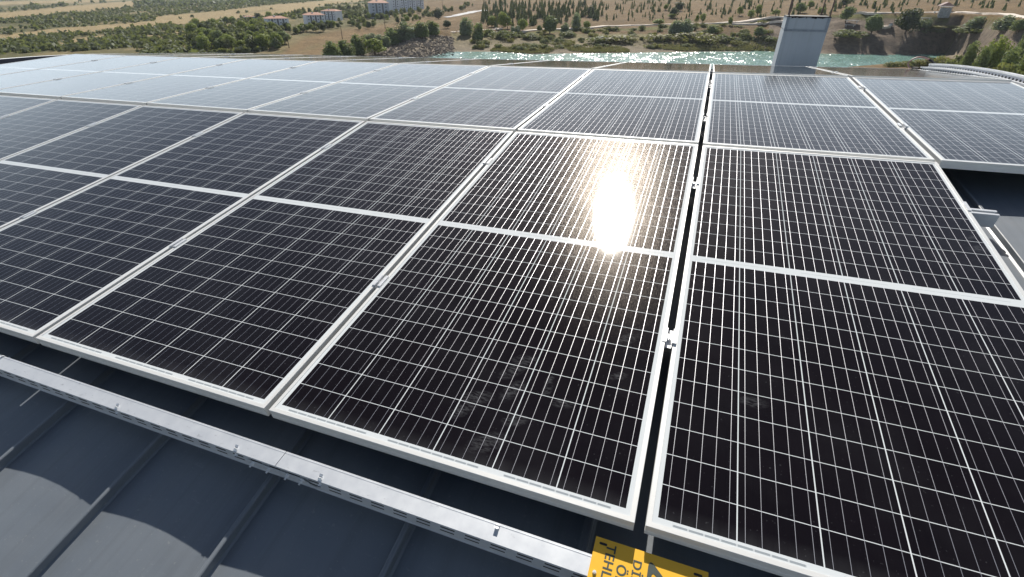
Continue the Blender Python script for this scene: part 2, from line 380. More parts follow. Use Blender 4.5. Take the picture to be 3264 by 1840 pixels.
# ---------------------------------------------------------------- clamps and rails
def clamp_parts(gap):
    b = MB(); h = gap/2
    for s in (-1, 1): b.box(s*h if s > 0 else -h-.0085, h+.0085 if s > 0 else -h, -.030, .030, .0008, .0042)
    b.box(-h+.0006, -h+.0030, -.030, .030, -.020, .0042); b.box(h-.0030, h-.0006, -.030, .030, -.020, .0042)
    b.box(-h+.0006, h-.0006, -.030, .030, -.0225, -.020)
    k = MB(); k.tube([(0, 0, -.02), (0, 0, -.011)], min(.0058, h-.0025), 12); k.tube([(0, 0, -.0105), (0, 0, -.009)], .0024, 6)
    return b.mesh('clamp_body', M_STEEL), k.mesh('bolt', M_STEEL)
CG = {g: clamp_parts(g) for g in (GM, G01, GM2)}
END_ME = None
def end_clamp():
    b = MB(); b.box(-.009, .0, -.035, .035, .0008, .0036); b.box(0, .003, -.035, .035, -.033, .0036); b.box(.003, .028, -.035, .035, -.033, -.030)
    k = MB(); k.tube([(.016, 0, -.03), (.016, 0, -.020)], .006, 8); return b.mesh('clamp_body', M_STEEL), k.mesh('bolt', M_STEEL)
ENDM = end_clamp()
CY = (.585, 1.605)
for row in (1, 2, 3):
    for c in range(-6, 2 if row == 1 else 3):
        g = GM if c <= 0 else (G01 if c == 1 else GM2)
        for i, y in enumerate(CY):
            o = empty('panel_clamp', WM @ MROW[row] @ T(colx(c)-g/2, y, -.002 if c == 1 else 0))
            where = 'near' if i == 0 else 'far'
            rn = {1: 'front', 2: 'middle', 3: 'crest'}[row]
            if c == 1: pos = 'in the gap right of the glare panel'
            elif c == 0: pos = 'in the gap left of the glare panel'
            elif c == 2: pos = 'in the last gap at right'
            else: pos = 'in the %s gap left of the glare' % ORD[1-c]
            tag(o, 'bolted clamp %s, %s row, %s one' % (pos, rn, where), 'clamp', 'clamps holding neighbouring panels')
            a, b = CG[g]; meshobj('clamp_body', a, o); meshobj('bolt', b, o)
    c = 1 if row == 1 else 2
    for i, y in enumerate(CY):
        o = empty('end_clamp', WM @ MROW[row] @ T(colx(c)+PW+.0006, y+.0, -.004))
        tag(o, 'small end clamp on the outer right frame of the %s row, %s one' % ({1: 'front', 2: 'middle', 3: 'crest'}[row], 'near' if i == 0 else 'far'), 'clamp', 'end clamps on the right edge')
        a, b = ENDM; meshobj('clamp_body', a, o); meshobj('bolt', b, o)
def rail_mesh(x0, x1):
    m = MB(); 
    m.box(x0, x1, -.020, -.017, -.052, 0); m.box(x0, x1, .017, .020, -.052, 0); m.box(x0, x1, -.020, .020, -.055, -.052)
    m.box(x0, x1, -.017, -.008, -.003, 0); m.box(x0, x1, .008, .017, -.003, 0)
    return m.mesh('mounting_rail', M_GALV)
for row in (1, 2, 3):
    for i, y in enumerate(CY):
        x1 = 2.115 if row == 1 else colx(2)+PW+.05
        o = meshobj('mounting_rail', rail_mesh(colx(-7)-.03, x1), None, WM @ MROW[row] @ T(0, y+.045 if row == 1 else y, -.0362-(.004 if True else 0)))
        tag(o, {1: 'silver channel rail under the front row', 2: 'silver channel rail under the middle row', 3: 'silver channel rail under the crest row'}[row] + (', near one' if i == 0 else ', far one poking out beside the roof gap' if row == 1 else ', far one'), 'rail', 'rails carrying the panels')
# ---------------------------------------------------------------- near cable tray
ZT, YF, YN = -.0430, -.0740, -.1135
def cable_tray(x0, x1, label, feet=()):
    t = empty('cable_tray', WM); tag(t, label, 'cable tray', 'cable tray sections along the near edge of the array')
    b = MB(); zb = -.0985
    b.box(x0, x1, YN, YN+.0012, zb, ZT-.0016); b.box(x0, x1, YF-.0012, YF, zb, ZT-.0016); b.box(x0, x1, YN+.0012, YF-.0012, zb, zb+.0012)
    b.box(x0, x1, YN-.0015, YN, zb-.0012, zb+.0010)
    b.build('tray_body', M_SLOT, t)
    c = MB(); c.box(x0, x1, YN-.0022, YF+.0022, ZT-.0012, ZT); c.box(x0, x1, YN-.0022, YN-.0010, ZT-.0075, ZT-.0012); c.box(x0, x1, YF+.0010, YF+.0022, ZT-.0075, ZT-.0012)
    c.box(x0, x1, YF-.0035, YF-.0015, ZT, ZT+.0006)
    c.build('tray_cover', M_GALV, t, bevel=.0003)
    for sx in feet:
        f = MB(); zr = zroof(-.09, ZP+.0262); f.box(sx-.012, sx+.012, YN+.012, YF-.002, zr, -.0990); f.build('foot', M_GALV, t)
cable_tray(-6.9, .1025, 'galvanised steel cable tray section running left from the joint, along the near panel edge', (-5.436, -4.593, -3.750, -2.907, -2.064, -1.2215, -.3785))
cable_tray(.1040, .93, 'galvanised steel cable tray section between the joint and the yellow sign', (.4645,))
def clip_mesh():
    m = MB(); pr = [(-.006, -.014), (-.0012, -.0135), (-.0002, -.004), (.0012, .0), (.006, .0055), (.009, .0035), (.0105, .0065), (.0145, .0085)]
    # profile (y, z) swept over x
    A = []; B = []
    w = .0048
    for (y, z) in pr: A.append((-w, y, z)); B.append((w, y, z))
    m.strip(A, B); A2 = [(x, y+.0004, z-.0009) for x, y, z in A]; B2 = [(x, y+.0004, z-.0009) for x, y, z in B]; m.strip(A2, B2); m.strip(A, A2); m.strip(B, B2)
    return m.mesh('tray_clip', M_STEEL)
CLIP = clip_mesh()
cl = [(-1.093, YF+.004, 1, 'steel snap clip on the cable tray at the far left image edge'), (-.4905, YN, 0, 'steel snap clip on the tray cover, below the panel left of the glare column'),
      (-.033, YN, 0, 'steel snap clip on the tray cover just left of the tray joint'), (.240, YN, 0, 'steel snap clip on the tray cover just right of the tray joint'),
      (.700, YF, 1, 'steel snap clip on the far edge of the tray cover, near the yellow sign')]
for x, y, fl, lb in cl:
    Mx = WM @ T(x, y-.001 if not fl else y+.001, ZT) @ (Matrix.Rotation(math.pi, 4, 'Z') if fl else Matrix.Identity(4))
    o = meshobj('tray_clip', CLIP, None, Mx); tag(o, lb, 'clip', 'snap clips on the cable tray')
# coupler plate and bolts at the joint
cp = empty('tray_coupler', WM @ T(.104, YN-.003, -.072)); tag(cp, 'bolted steel coupler plate joining the two cable tray sections', 'coupler plate')
b = MB(); b.box(-.10, .085, -.0008, .0006, -.014, .013); v = [(.085, -.0008, .013), (.12, -.0008, -.014), (.085, -.0008, -.014)]
n = len(b.v); b.v += v; b.f.append((n, n+1, n+2)); b.mi.append(0); b.build('plate', M_GALV, cp)
for x in (-.085, -.03, .03, .075):
    b = MB(); b.tube([(x, 0, .003), (x, -.006, .003)], .0052, 6); b.tube([(x, -.006, .003), (x, -.013, .003)], .0027, 6); b.build('bolt', M_STEEL, cp)
# ---------------------------------------------------------------- warning sign
def mat_sign():
    m = NB('yellow_sign_face'); c = m.coord(); n = m.noise(c, 25, 4)
    m.set(Base_Color=m.mix(n, (.78, .42, .02), (.84, .48, .035)), Roughness=.38); return m.mat
M_SIGN = mat_sign(); M_INK = simple('sign_ink', (.045, .06, .05), .45, 0, .1, 40)
ZS = -.0400
sg = empty('warning_sign', WM @ T(.911, -.033, ZS)); tag(sg, 'yellow electrical danger sign lying on the cable tray end, dark lettering turned sideways', 'sign')
SWX, SWY = .228, .33
# plate with two fixing slots, rounded corners skipped (the real plate is cut square)
bm = bmesh.new()
def slot_ring(cx, cy, hx, r, k=6):
    pts = []
    for i in range(k+1): a = -math.pi/2+math.pi*i/k; pts.append((cx+hx+r*math.cos(a), cy+r*math.sin(a)))
    for i in range(k+1): a = math.pi/2+math.pi*i/k; pts.append((cx-hx+r*math.cos(a), cy+r*math.sin(a)))
    return pts
b = MB(); b.box(0, SWX, -SWY, 0, -.0016, 0); b.build('plate', M_SIGN, sg)
for (cx, cy) in ((.0178, -.0118), (.2085, -.0118)):
    pts = slot_ring(cx, cy, .0058, .0026); b = MB(); b.v = [(x, y, .0004) for x, y in pts]; b.f = [tuple(range(len(pts)))]; b.mi = [0]; b.build('fixing_slot', M_BLACK, sg)
def text(body, x, y, size, sx=1.0, bold=.0, name='lettering'):
    cu = bpy.data.curves.new(name, 'FONT'); cu.body = body; cu.size = size; cu.extrude = .0; cu.offset = bold; cu.space_character = 1.08
    o = bpy.data.objects.new('tmp', cu); COL.objects.link(o); dg = bpy.context.evaluated_depsgraph_get(); dg.update()
    me = bpy.data.meshes.new_from_object(o.evaluated_get(dg)); bpy.data.objects.remove(o)
    me.materials.clear(); me.materials.append(M_INK)
    # sign's own "up" is +x, reading direction is -y
    for v in me.vertices: a, b_ = v.co.x*sx, v.co.y; v.co = (x+b_, y-a, .0005)
    ob = meshobj(name, me, sg); return ob
text('TEHLİKESİ', .0262, -.0085, .0275, 1.0, .00045)
text('ÖLÜM', .0535, -.040, .0275, 1.0, .00045)
text('DİKKAT', .0835, -.0215, .0240, 1.1, .00045)
# triangle outline pointing to +x
def tri(scale):
    base = [(.113, -.0105), (.113, -.1735), (.2045, -.092)]
    cx = sum(p[0] for p in base)/3; cy = sum(p[1] for p in base)/3
    P = [Vector((cx+(x-cx)*scale, cy+(y-cy)*scale)) for x, y in base]; out = []; r = .0095*scale
    for i in range(3):
        p, a, c_ = P[i], P[i-1], P[(i+1) % 3]; da = (a-p).normalized(); dc = (c_-p).normalized()
        for k in range(6):
            t = k/5; q = (p+da*r*1.7).lerp(p, t).lerp(p.lerp(p+dc*r*1.7, t), t); out.append(q)
    return out
A = tri(1.0); B = tri(.72); b = MB(); b.strip([(p.x, p.y, .0006) for p in A+[A[0]]], [(p.x, p.y, .0006) for p in B+[B[0]]]); b.build('warning_triangle', M_INK, sg)
bolt = [(.178, -.092), (.150, -.080), (.153, -.092), (.128, -.100), (.150, -.104), (.148, -.093)]
b = MB(); b.v = [(x, y, .0006) for x, y in bolt]; b.f = [tuple(range(6))]; b.mi = [0]; b.build('lightning_symbol', M_INK, sg)
# screw through the sign
b = MB(); b.tube([(.0121, -.0725, .0), (.0121, -.0725, .0016)], .0042, 16); b.tube([(.0121, -.0725, .0016), (.0121, -.0725, .0052)], [.0044, .0034], 6); b.tube([(.0121, -.0725, .0052), (.0121, -.0725, .0056)], .0016, 6)
b.build('screw', M_STEEL, sg)
# ---------------------------------------------------------------- far right cable tray (perforated, along the array side)
t = empty('side_cable_tray', WM @ T(3.1, 4.2, 0)); tag(t, 'white perforated cable tray curving down the right end of the array', 'cable tray')
iv = T(-3.1, -4.2, 0)
def mat_perf():
    m = NB('perforated_pale_steel'); X, Y, Z = m.sep(m.coord())
    f = m.m('FRACT', m.m('DIVIDE', Y, .055)); s = m.m('LESS_THAN', m.m('ABSOLUTE', m.m('SUBTRACT', f, .5)), .24)
    u = m.n('ShaderNodeUVMap').outputs[0]; ux, uy, _ = m.sep(u)
    s = m.m('MULTIPLY', s, m.m('LESS_THAN', m.m('ABSOLUTE', m.m('SUBTRACT', uy, .5)), .16))
    m.set(Base_Color=m.mix(s, (.62, .63, .66), (.02, .02, .03)), Metallic=.2, Roughness=.4); return m.mat
M_PERF = mat_perf()
yy = [5.97-.12*i for i in range(46)]
def tr(x, h): return [tuple(iv @ Vector((x, y, zroof(y, 0.)+h))) for y in yy]
def uvstrip(name, A, B, mat, parent):
    s = MB(); s.strip(A, B); me = s.mesh(name, mat); uv = me.uv_layers.new(name='UVMap'); k = len(A)
    for l in me.loops: uv.data[l.index].uv = ((l.vertex_index % k)/k, 0 if l.vertex_index < k else 1)
    return meshobj(name, me, parent)
uvstrip('tray_side', tr(3.040, -.04), tr(3.040, .018), M_PERF, t); uvstrip('tray_side', tr(3.100, -.02), tr(3.100, .046), M_PERF, t)
s = MB(); s.strip(tr(3.040, -.04), tr(3.100, -.04)); s.build('tray_floor', M_WHITE_TRIM, t)
s = MB(); s.strip(tr(3.096, .052), tr(3.13, .048)); s.strip(tr(3.13, .048), tr(3.13, -.04)); s.strip(tr(3.096, .052), tr(3.096, .036)); s.strip(tr(3.034, .020), tr(3.046, .020)); s.strip(tr(3.034, .020), tr(3.034, .006)); s.build('tray_rim', M_WHITE_TRIM, t)
# cable loop
def r3(x, y, z=0.): return tuple(M3 @ Vector((x, y, z)))
b = MB(); P = [r3(2.955, 1.99, .004), r3(2.935, 2.0, .026), r3(2.93, 2.0, .056), r3(2.95, 2.0, .084), r3(2.985, 2.0, .104), r3(3.025, 1.99, .108), r3(3.065, 1.98, .098), r3(3.09, 1.96, .086)]
def smooth(P, n=5):
    out = []; P = [Vector(p) for p in P]
    for i in range(len(P)-1):
        a, b_, c_, d = P[max(i-1, 0)], P[i], P[i+1], P[min(i+2, len(P)-1)]
        for k in range(n):
            t = k/n; out.append(.5*((2*b_)+(c_-a)*t+(2*a-5*b_+4*c_-d)*t*t+(3*b_-a-3*c_+d)*t**3))
    return out+[P[-1]]
cb = empty('cable_loop', WM); tag(cb, 'thin cable loop arching above the crest panels beside the white side tray', 'cable')
M_CABLE = simple('pinkish_grey_cable', (.42, .25, .22), .5, 0, .2, 30)
b.tube(smooth(P), .0075, 8); b.build('cable', M_CABLE, cb)
b = MB(); b.tube(smooth([P[-1], r3(3.11, 1.93, .068), r3(3.125, 1.89, .045), r3(3.135, 1.85, .012)]), .011, 8); b.build('sleeve', M_BLACK, cb)
b = MB(); b.tube([r3(2.955, 1.93, .008), r3(2.995, 1.87, .008)], .009, 8); b.tube([r3(2.995, 1.87, .008), r3(3.022, 1.88, .006)], .0055, 8); b.build('connector', M_BLACK, cb)
# ---------------------------------------------------------------- chimney / duct beyond the crest
M_CH = simple('painted_render_blue_grey', (.42, .45, .47), .75, 0, .05, 6, .1)
mch = NB('weathered_render'); cch = mch.coord(); nch = mch.noise(cch, 5, 5, .65)
rs = mch.ramp(mch.noise(mch.mapping(cch, (16, 16, .7)), 1.6, 4, .7), [(.52, 0.), (.75, 1.)])
mch.set(Base_Color=mch.mix(mch.m('MULTIPLY', rs, .4), mch.mix(nch, (.38, .42, .45), (.46, .49, .51)), (.27, .27, .26)), Roughness=.75, Normal=mch.bump(nch, .2, .01)); M_CH_ = mch.mat
M_TAR = simple('black_bitumen', (.015, .013, .015), .7, 0, .3, 30)
cx0, cx1 = CAM_T.x+.861, CAM_T.x+1.357; cy0 = CAM_T.y+7.9; cy1 = cy0+.40; ctop = CAM_T.z-.243; cbot = -1.2
ch = empty('roof_chimney', T((cx0+cx1)/2, (cy0+cy1)/2, 0)); tag(ch, 'rectangular grey rendered chimney standing behind the crest panels, black rim on top', 'chimney')
ci = ch.matrix_world.inverted()
b = MB(); b.box(cx0, cx1, cy0, cy1, cbot, ctop-.162, M=ci); b.box(cx0+.008, cx1-.008, cy0+.008, cy1-.008, ctop-.162, ctop-.148, M=ci); b.box(cx0, cx1, cy0, cy1, ctop-.148, ctop-.012, M=ci)
b.build('shaft', M_CH_, ch)
b = MB()
for (xa, xb) in ((cx0-.002, cx0+.030), (cx1-.034, cx1+.002)): b.box(xa, xb, cy0-.006, cy0-.0005, ctop-.150, ctop-.012, M=ci)
b.box(cx0-.002, cx1+.002, cy0-.010, cy0-.0005, ctop-.160, ctop-.1505, M=ci); b.box(cx0-.002, cx1+.002, cy0-.012, cy0-.001, ctop-.172, ctop-.1605, M=ci)
b.build('edge_strips', simple('dark_grey_strip', (.27, .30, .33), .7, 0, .2, 25), ch)  # strips darker than the shaft, framing the groove
b = MB(); b.box(cx0-.004, cx1+.004, cy0-.007, cy1+.004, ctop-.012, ctop, M=ci)
for i in range(26):
    x = cx0+.03+(cx1-cx0-.06)*random.random(); h = .004+.012*random.random(); wd = .006+.02*random.random()
    b.box(x, x+wd, cy0-.0085, cy0-.0045, ctop-.010-h, ctop-.003, M=ci)
b.build('rim', M_TAR, ch)
ROD = simple('rusty_rod', (.16, .11, .09), .6, .3, .3, 30)
for (x, y) in ((cx0+.018, cy0+.015), (cx1-.015, cy0+.015), (cx0+.045, cy1-.02), (cx1-.06, cy1-.02)):
    b = MB(); b.box(x-.007, x+.007, y-.007, y+.007, ctop, ctop+.42, M=ci); b.build('cap_leg', ROD, ch)
b = MB(); b.box(cx0-.08, cx1+.08, cy0-.08, cy1+.08, ctop+.42, ctop+.44, M=ci); b.build('cap', M_ROOF, ch)
#TERRAIN
# ================================================================ landscape
# knots per azimuth: (distance, height); world heights, water at -26
KN = {
 -80: [(16,-9),(120,-20),(210,-25),(320,-27.5),(450,-29),(1000,-30),(2300,-28),(6500,-10)],
 -62: [(16,-9),(120,-20),(210,-25),(320,-27.5),(450,-29),(1000,-30),(2300,-28),(6500,-10)],
 -50: [(16,-9),(120,-19),(200,-23),(310,-27),(440,-27.5),(1000,-27),(1800,-22),(6500,20)],
 -43: [(16,-9),(120,-18),(200,-22),(285,-25),(430,-22),(600,-21),(1500,-19),(6500,20)],
 -34: [(16,-9),(120,-18),(200,-22),(262,-25.8),(400,-22),(600,-22),(1400,-16),(6500,40)],
 -30.6: [(16,-9),(110,-21),(200,-27),(250,-26.1),(310,-20.5),(500,-20),(1100,-13),(6500,50)],
 -27: [(16,-9),(100,-27),(170,-29),(282,-26),(340,-20.0),(500,-19),(900,-10),(6500,60)],
 -23: [(16,-9),(100,-27),(170,-29),(284,-26),(336,-20.4),(480,-16.5),(760,-8.5),(6500,80)],
 -18: [(16,-9),(100,-27),(170,-29),(273,-26),(338,-20.1),(470,-13.5),(640,-6.5),(6500,120)],
 -8: [(16,-9),(100,-27),(170,-29),(288,-26),(363,-18.1),(480,-11.5),(620,-5.5),(6500,140)],
 -2: [(16,-9),(100,-27),(170,-29),(305,-26),(362,-15.6),(480,-9.5),(600,-4.5),(6500,140)],
 4.3: [(16,-9),(100,-27),(170,-29),(322,-26),(385,-12.1),(480,-8.),(580,-4),(6500,140)],
 11.8: [(16,-9),(268,-26),(300,-27.2),(333,-26),(379,-9.1),(470,-6.),(560,-3.4),(6500,140)],
 16.4: [(16,-9),(308,-26),(330,-26.7),(350,-26),(381,-7.8),(460,-5.5),(560,-2.6),(6500,140)],
 18.8: [(16,-9),(250,-23.5),(350,-26),(374,-26),(380,-7.9),(450,-5.5),(560,-2.5),(6500,140)],
 22.5: [(16,-9),(150,-19),(230,-21.5),(275,-21.5),(313,-7.6),(420,-5.2),(560,-2.2),(6500,140)],
 35: [(16,-9),(140,-17),(200,-19),(250,-18.5),(300,-7.6),(420,-5.2),(560,-2.2),(6500,140)],
 80: [(16,-9),(140,-14),(200,-14),(250,-13),(300,-10),(420,-8),(560,-6),(6500,100)],
 180: [(16,-9),(140,-10),(200,-10),(250,-10),(300,-10),(420,-9),(560,-8),(6500,60)],
 280: [(16,-9),(120,-16),(210,-20),(320,-24),(450,-26),(1000,-27),(2300,-25),(6500,0)],
}
AZK = np.array(sorted(KN)); KD = np.array([[k[0] for k in KN[a]] for a in AZK], float); KZ = np.array([[k[1] for k in KN[a]] for a in AZK], float)
CX0, CY0 = CAM_T.x, CAM_T.y
_tab = rng.random((256, 256))
def vnoise(x, y, s):
    x = np.asarray(x)/s+37.3; y = np.asarray(y)/s+91.7
    xi = np.floor(x).astype(int); yi = np.floor(y).astype(int); fx = x-xi; fy = y-yi
    fx = fx*fx*(3-2*fx); fy = fy*fy*(3-2*fy)
    g = lambda a, b: _tab[a % 256, b % 256]
    return (g(xi, yi)*(1-fx)+g(xi+1, yi)*fx)*(1-fy)+(g(xi, yi+1)*(1-fx)+g(xi+1, yi+1)*fx)*fy
def fbm(x, y, s, o=4):
    r = 0; a = .5; t = 0
    for i in range(o): r = r+a*vnoise(x, y, s); t += a; a *= .5; s = s/2.03
    return r/t
def zbase(az, d):
    az = np.where(az < -80, az+360, az); az = np.atleast_1d(az).astype(float); d = np.atleast_1d(d).astype(float)
    i = np.clip(np.searchsorted(AZK, az)-1, 0, len(AZK)-2); t = np.clip((az-AZK[i])/(AZK[i+1]-AZK[i]), 0, 1)
    D = KD[i]*(1-t[:, None])+KD[i+1]*t[:, None]; Z = KZ[i]*(1-t[:, None])+KZ[i+1]*t[:, None]
    j = np.clip((D <= d[:, None]).sum(1)-1, 0, 6); k = np.arange(len(d))
    u = np.clip((d-D[k, j])/(D[k, j+1]-D[k, j]), 0, 1.2)
    return Z[k, j]*(1-u)+Z[k, j+1]*u, D
def ground(x, y):
    x = np.atleast_1d(np.asarray(x, float)); y = np.atleast_1d(np.asarray(y, float))
    dx = x-CX0; dy = y-CY0; d = np.hypot(dx, dy); az = np.degrees(np.arctan2(dx, dy))
    z, D = zbase(az, d)
    amp = np.clip(np.abs(z+26)/3, .12, 1)
    z = z + amp*((fbm(x, y, 40, 4)-.5)*2.2*np.clip(d/300, .3, 1.3) + (fbm(x, y, 7, 3)-.5)*.8)
    far = np.clip((d-900)/1500, 0, 1); z = z+far*(fbm(x, y, 900, 4)-.5)*22
    rip = ((az > -36) & (az < -25.5) & (d > 235) & (d < 345)); z = z+rip*(fbm(x+9, y, 2.2, 2)-.5)*1.6*np.clip((z+27)/2, 0, 1)
    cliff = (az > 4) & (d > D[:, 3]) & (d < D[:, 4]); z = z+cliff*(fbm(x, y*1.0+z*3, 9, 4)-.5)*4.0
    return z
def gz(x, y): return float(ground(x, y)[0])
def at(px, py):
    """world point on the ground seen at photograph pixel (px, py)"""
    d = pray(px, py); h = math.hypot(d.x, d.y); ts = np.geomspace(60, 6000, 500)
    x = CAM_T.x+d.x/h*ts; y = CAM_T.y+d.y/h*ts; z = CAM_T.z+d.z/h*ts; g = np.maximum(ground(x, y), -26)
    below = np.nonzero(z < g)[0]
    i = below[0] if len(below) else len(ts)-1
    return Vector((x[i], y[i], g[i])), ts[i]
def to_px(x, y, z):
    P = np.stack([x-CAM_T.x, y-CAM_T.y, z-CAM_T.z]); q = np.array(CAM_R).T @ P
    return 1632+FPX*q[0]/-q[2], 920-FPX*q[1]/-q[2]
# ---- ground cover colours baked per vertex (what grows or lies there)
def seg_dist(px, py, pts):
    best = np.full(px.shape, 1e9)
    for (x0, y0), (x1, y1) in zip(pts[:-1], pts[1:]):
        t = np.clip(((px-x0)*(x1-x0)+(py-y0)*(y1-y0))/((x1-x0)**2+(y1-y0)**2+1e-9), 0, 1)
        best = np.minimum(best, np.hypot(px-x0-t*(x1-x0), py-y0-t*(y1-y0)))
    return best
GOLD = [([(-300,150),(0,122),(200,98),(400,84),(560,70),(760,52),(1000,30)], 8), ([(-200,70),(0,52),(250,28),(420,14)], 9), ([(200,134),(290,122),(330,118)], 5),
        ([(500,60),(700,42),(900,20),(1100,4)], 6), ([(640,90),(700,84)], 6), ([(450,118),(620,112)], 3.5), ([(-100,14),(300,2),(420,-6)], 4), ([(560,104),(800,74)], 3), ([(880,34),(1000,14),(1200,-10)], 7)]
DRY = [([(920,172),(980,135),(1080,112),(1200,98),(1290,82)], 17), ([(960,180),(1060,150),(1150,125)], 15), ([(1300,80),(1420,62),(1540,45)], 9), ([(840,180),(920,178)], 8)]
def cover(x, y, z):
    px, py = to_px(x, y, z); dx = x-CX0; dy = y-CY0; d = np.hypot(dx, dy); az = np.degrees(np.arctan2(dx, dy))
    front = np.abs(az) < 85
    _, D = zbase(az, d)
    n1 = fbm(x, y, 35, 4)[:, None]; n2 = fbm(x+500, y, 8, 3)[:, None]; n3 = fbm(x, y+900, 140, 4)[:, None]
    tan = np.array([.160, .105, .052]); tan2 = np.array([.225, .155, .082]); olive = np.array([.085, .098, .045]); gold = np.array([.37, .29, .165])
    rock = np.array([.20, .16, .13]); mud = np.array([.27, .23, .18]); gm = np.array([.22, .19, .10])
    c = tan*(1-n1)+tan2*n1; c = c*(.75+.5*n2)
    # plain on the left: patchwork of scrub ground, dry grass and stubble fields
    left = np.clip((-az-28)/6, 0, 1)[:, None]
    pl = olive*(1-n3)+gm*n3; pl = np.where(n1 > .56, pl*.5+gold*.45, pl)
    far = np.clip((d-1500)/2500, 0, 1)[:, None]; pl = pl*(1-far)+(np.array([.30, .25, .17])*(.6+.8*n3))*far
    c = c*(1-left)+pl*left
    for pts, wd in DRY:
        m = np.clip(1.5-seg_dist(px, py, pts)/wd, 0, 1)[:, None]; c = c*(1-m)+(tan2*(.75+.5*n2))*m
    for pts, wd in GOLD:
        m = np.clip((1.35-seg_dist(px, py, pts)/wd)*3, 0, 1)[:, None]*front[:, None]; c = c*(1-m)+(gold*(.9+.2*n2))*m
    # shore bank: greyish mud then yellow-green rushes then path shoulder
    sh = ((z < -20.5) & (d > D[:, 2]) & (az > -26.5) & (az < 40))[:, None]
    lvl = np.clip((z+26)/5, 0, 1)[:, None]; bank = mud*(1-lvl)+(gm*1.1)*lvl; bank = bank*(.7+.6*n2)
    c = np.where(sh, bank, c)
    strip = ((d > D[:, 4]-9) & (d < D[:, 4]-1) & (az > -22))[:, None]; c = np.where(strip, np.array([.16, .16, .055])*(.8+.4*n2), c)
    cl = ((az > 5) & (d > D[:, 3]-2) & (z < -11) & (d < D[:, 4]))[:, None]; c = np.where(cl, (rock*(.7+.9*n2)), c)
    rip = ((az > -36) & (az < -26.2) & (d > 235) & (d < 325) & (z > -27))[:, None]; c = np.where(rip, np.array([.20, .17, .135])*(.5+1.0*n2), c)
    near = ((d < 240) & ((az < -30) | (az > 9)))[:, None]; c = np.where(near, gm*(.7+.6*n2), c)
    return np.clip(c, .01, .9)
azs = np.concatenate([np.arange(-180, -80, 5.), np.arange(-80, 40.01, .2), np.arange(45, 180.01, 5.)])
ds = np.concatenate([np.linspace(0, 200, 22)[1:], np.linspace(205, 700, 150), np.geomspace(710, 6500, 75)])
AZ, DD = np.meshgrid(np.radians(azs), ds, indexing='ij'); gxv = (CX0+DD*np.sin(AZ)).ravel(); gyv = (CY0+DD*np.cos(AZ)).ravel()
gzv = ground(gxv, gyv); gzv = np.where(DD.ravel() < 16, -9.2, gzv)
na, nd = AZ.shape
idx = np.arange(na*nd).reshape(na, nd); q = np.stack([idx[:-1, :-1], idx[:-1, 1:], idx[1:, 1:], idx[1:, :-1]], -1).reshape(-1, 4)
me = bpy.data.meshes.new('ground'); V = np.stack([gxv, gyv, gzv], 1)
V = np.vstack([V, [[CX0, CY0, -9.2]]]); capf = [(na*nd, int(idx[i, 0]), int(idx[i+1, 0])) for i in range(na-1)]
me.from_pydata(V.tolist(), [], q.tolist()+capf)
cc = cover(V[:, 0], V[:, 1], V[:, 2]); at_ = me.color_attributes.new('cover', 'FLOAT_COLOR', 'POINT')
at_.data.foreach_set('color', np.hstack([cc, np.ones((len(cc), 1))]).astype(np.float32).ravel())
me.polygons.foreach_set('use_smooth', [True]*len(me.polygons))
m = NB('dry_ground'); a = m.n('ShaderNodeAttribute', attribute_name='cover').outputs['Color']; c = m.coord()
n = m.noise(c, .35, 6, .7); n2 = m.noise(m.mapping(c, (1, 1, 4)), 1.6, 4, .7)
f = m.m('MULTIPLY_ADD', n, 1.1, .45); col = m.mix(1., a, m.mix(m.ramp(n, [(.3, 0.), (.7, 1.)]), (.62, .62, .60), (1.25, 1.22, 1.15)), 'MULTIPLY')
col = m.mix(m.m('MULTIPLY', m.ramp(n2, [(.5, 0.), (.65, 1.)]), .55), col, (.085, .080, .045))
n4 = m.noise(m.mapping(c, (.5, 1.6, 1)), .55, 5, .75)
col = m.mix(m.m('MULTIPLY', m.ramp(n4, [(.52, 0.), (.62, 1.)]), .5), col, (.075, .058, .035))
m.set(Base_Color=col, Roughness=.95, Normal=m.bump(n2, .8, .8)); m.b.inputs['Specular IOR Level'].default_value = .1
me.materials.append(m.mat); g_ = meshobj('ground', me); tag(g_, kind='structure')
# ---- water
m = NB('lake_water'); c = m.coord(); 
w1 = m.noise(m.mapping(c, (1, .45, 1), (0, 0, .2)), .42, 3, .6); w2 = m.noise(m.mapping(c, (1, .6, 1), (0, 0, .4)), 1.3, 3, .7)
wc = m.noise(c, .02, 3)
m.set(Base_Color=m.mix(wc, (.12, .235, .20), (.165, .29, .25)), Roughness=.20)
def slope(vec, sc_, amp):
    x = m.n('ShaderNodeTexNoise'); m.put(x.inputs['Vector'], vec); x.inputs['Scale'].default_value = sc_; x.inputs['Detail'].default_value = 2
    v = m.n('ShaderNodeVectorMath', operation='SUBTRACT'); m.put(v.inputs[0], x.outputs['Color']); v.inputs[1].default_value = (.5, .5, .5)
    u = m.n('ShaderNodeVectorMath', operation='MULTIPLY'); m.put(u.inputs[0], v.outputs[0]); u.inputs[1].default_value = (amp, amp, 0); return u.outputs[0]
va = m.n('ShaderNodeVectorMath', operation='ADD'); m.put(va.inputs[0], slope(m.mapping(c, (1, .5, 1)), 1.1, 1.6)); m.put(va.inputs[1], slope(m.mapping(c, (1, .35, 1), (0, 0, .3)), .22, .9))
vb = m.n('ShaderNodeVectorMath', operation='ADD'); m.put(vb.inputs[0], va.outputs[0]); vb.inputs[1].default_value = (0, 0, 1)
vn = m.n('ShaderNodeVectorMath', operation='NORMALIZE'); m.put(vn.inputs[0], vb.outputs[0]); m.set(Normal=vn.outputs[0]); m.b.inputs['IOR'].default_value = 1.33
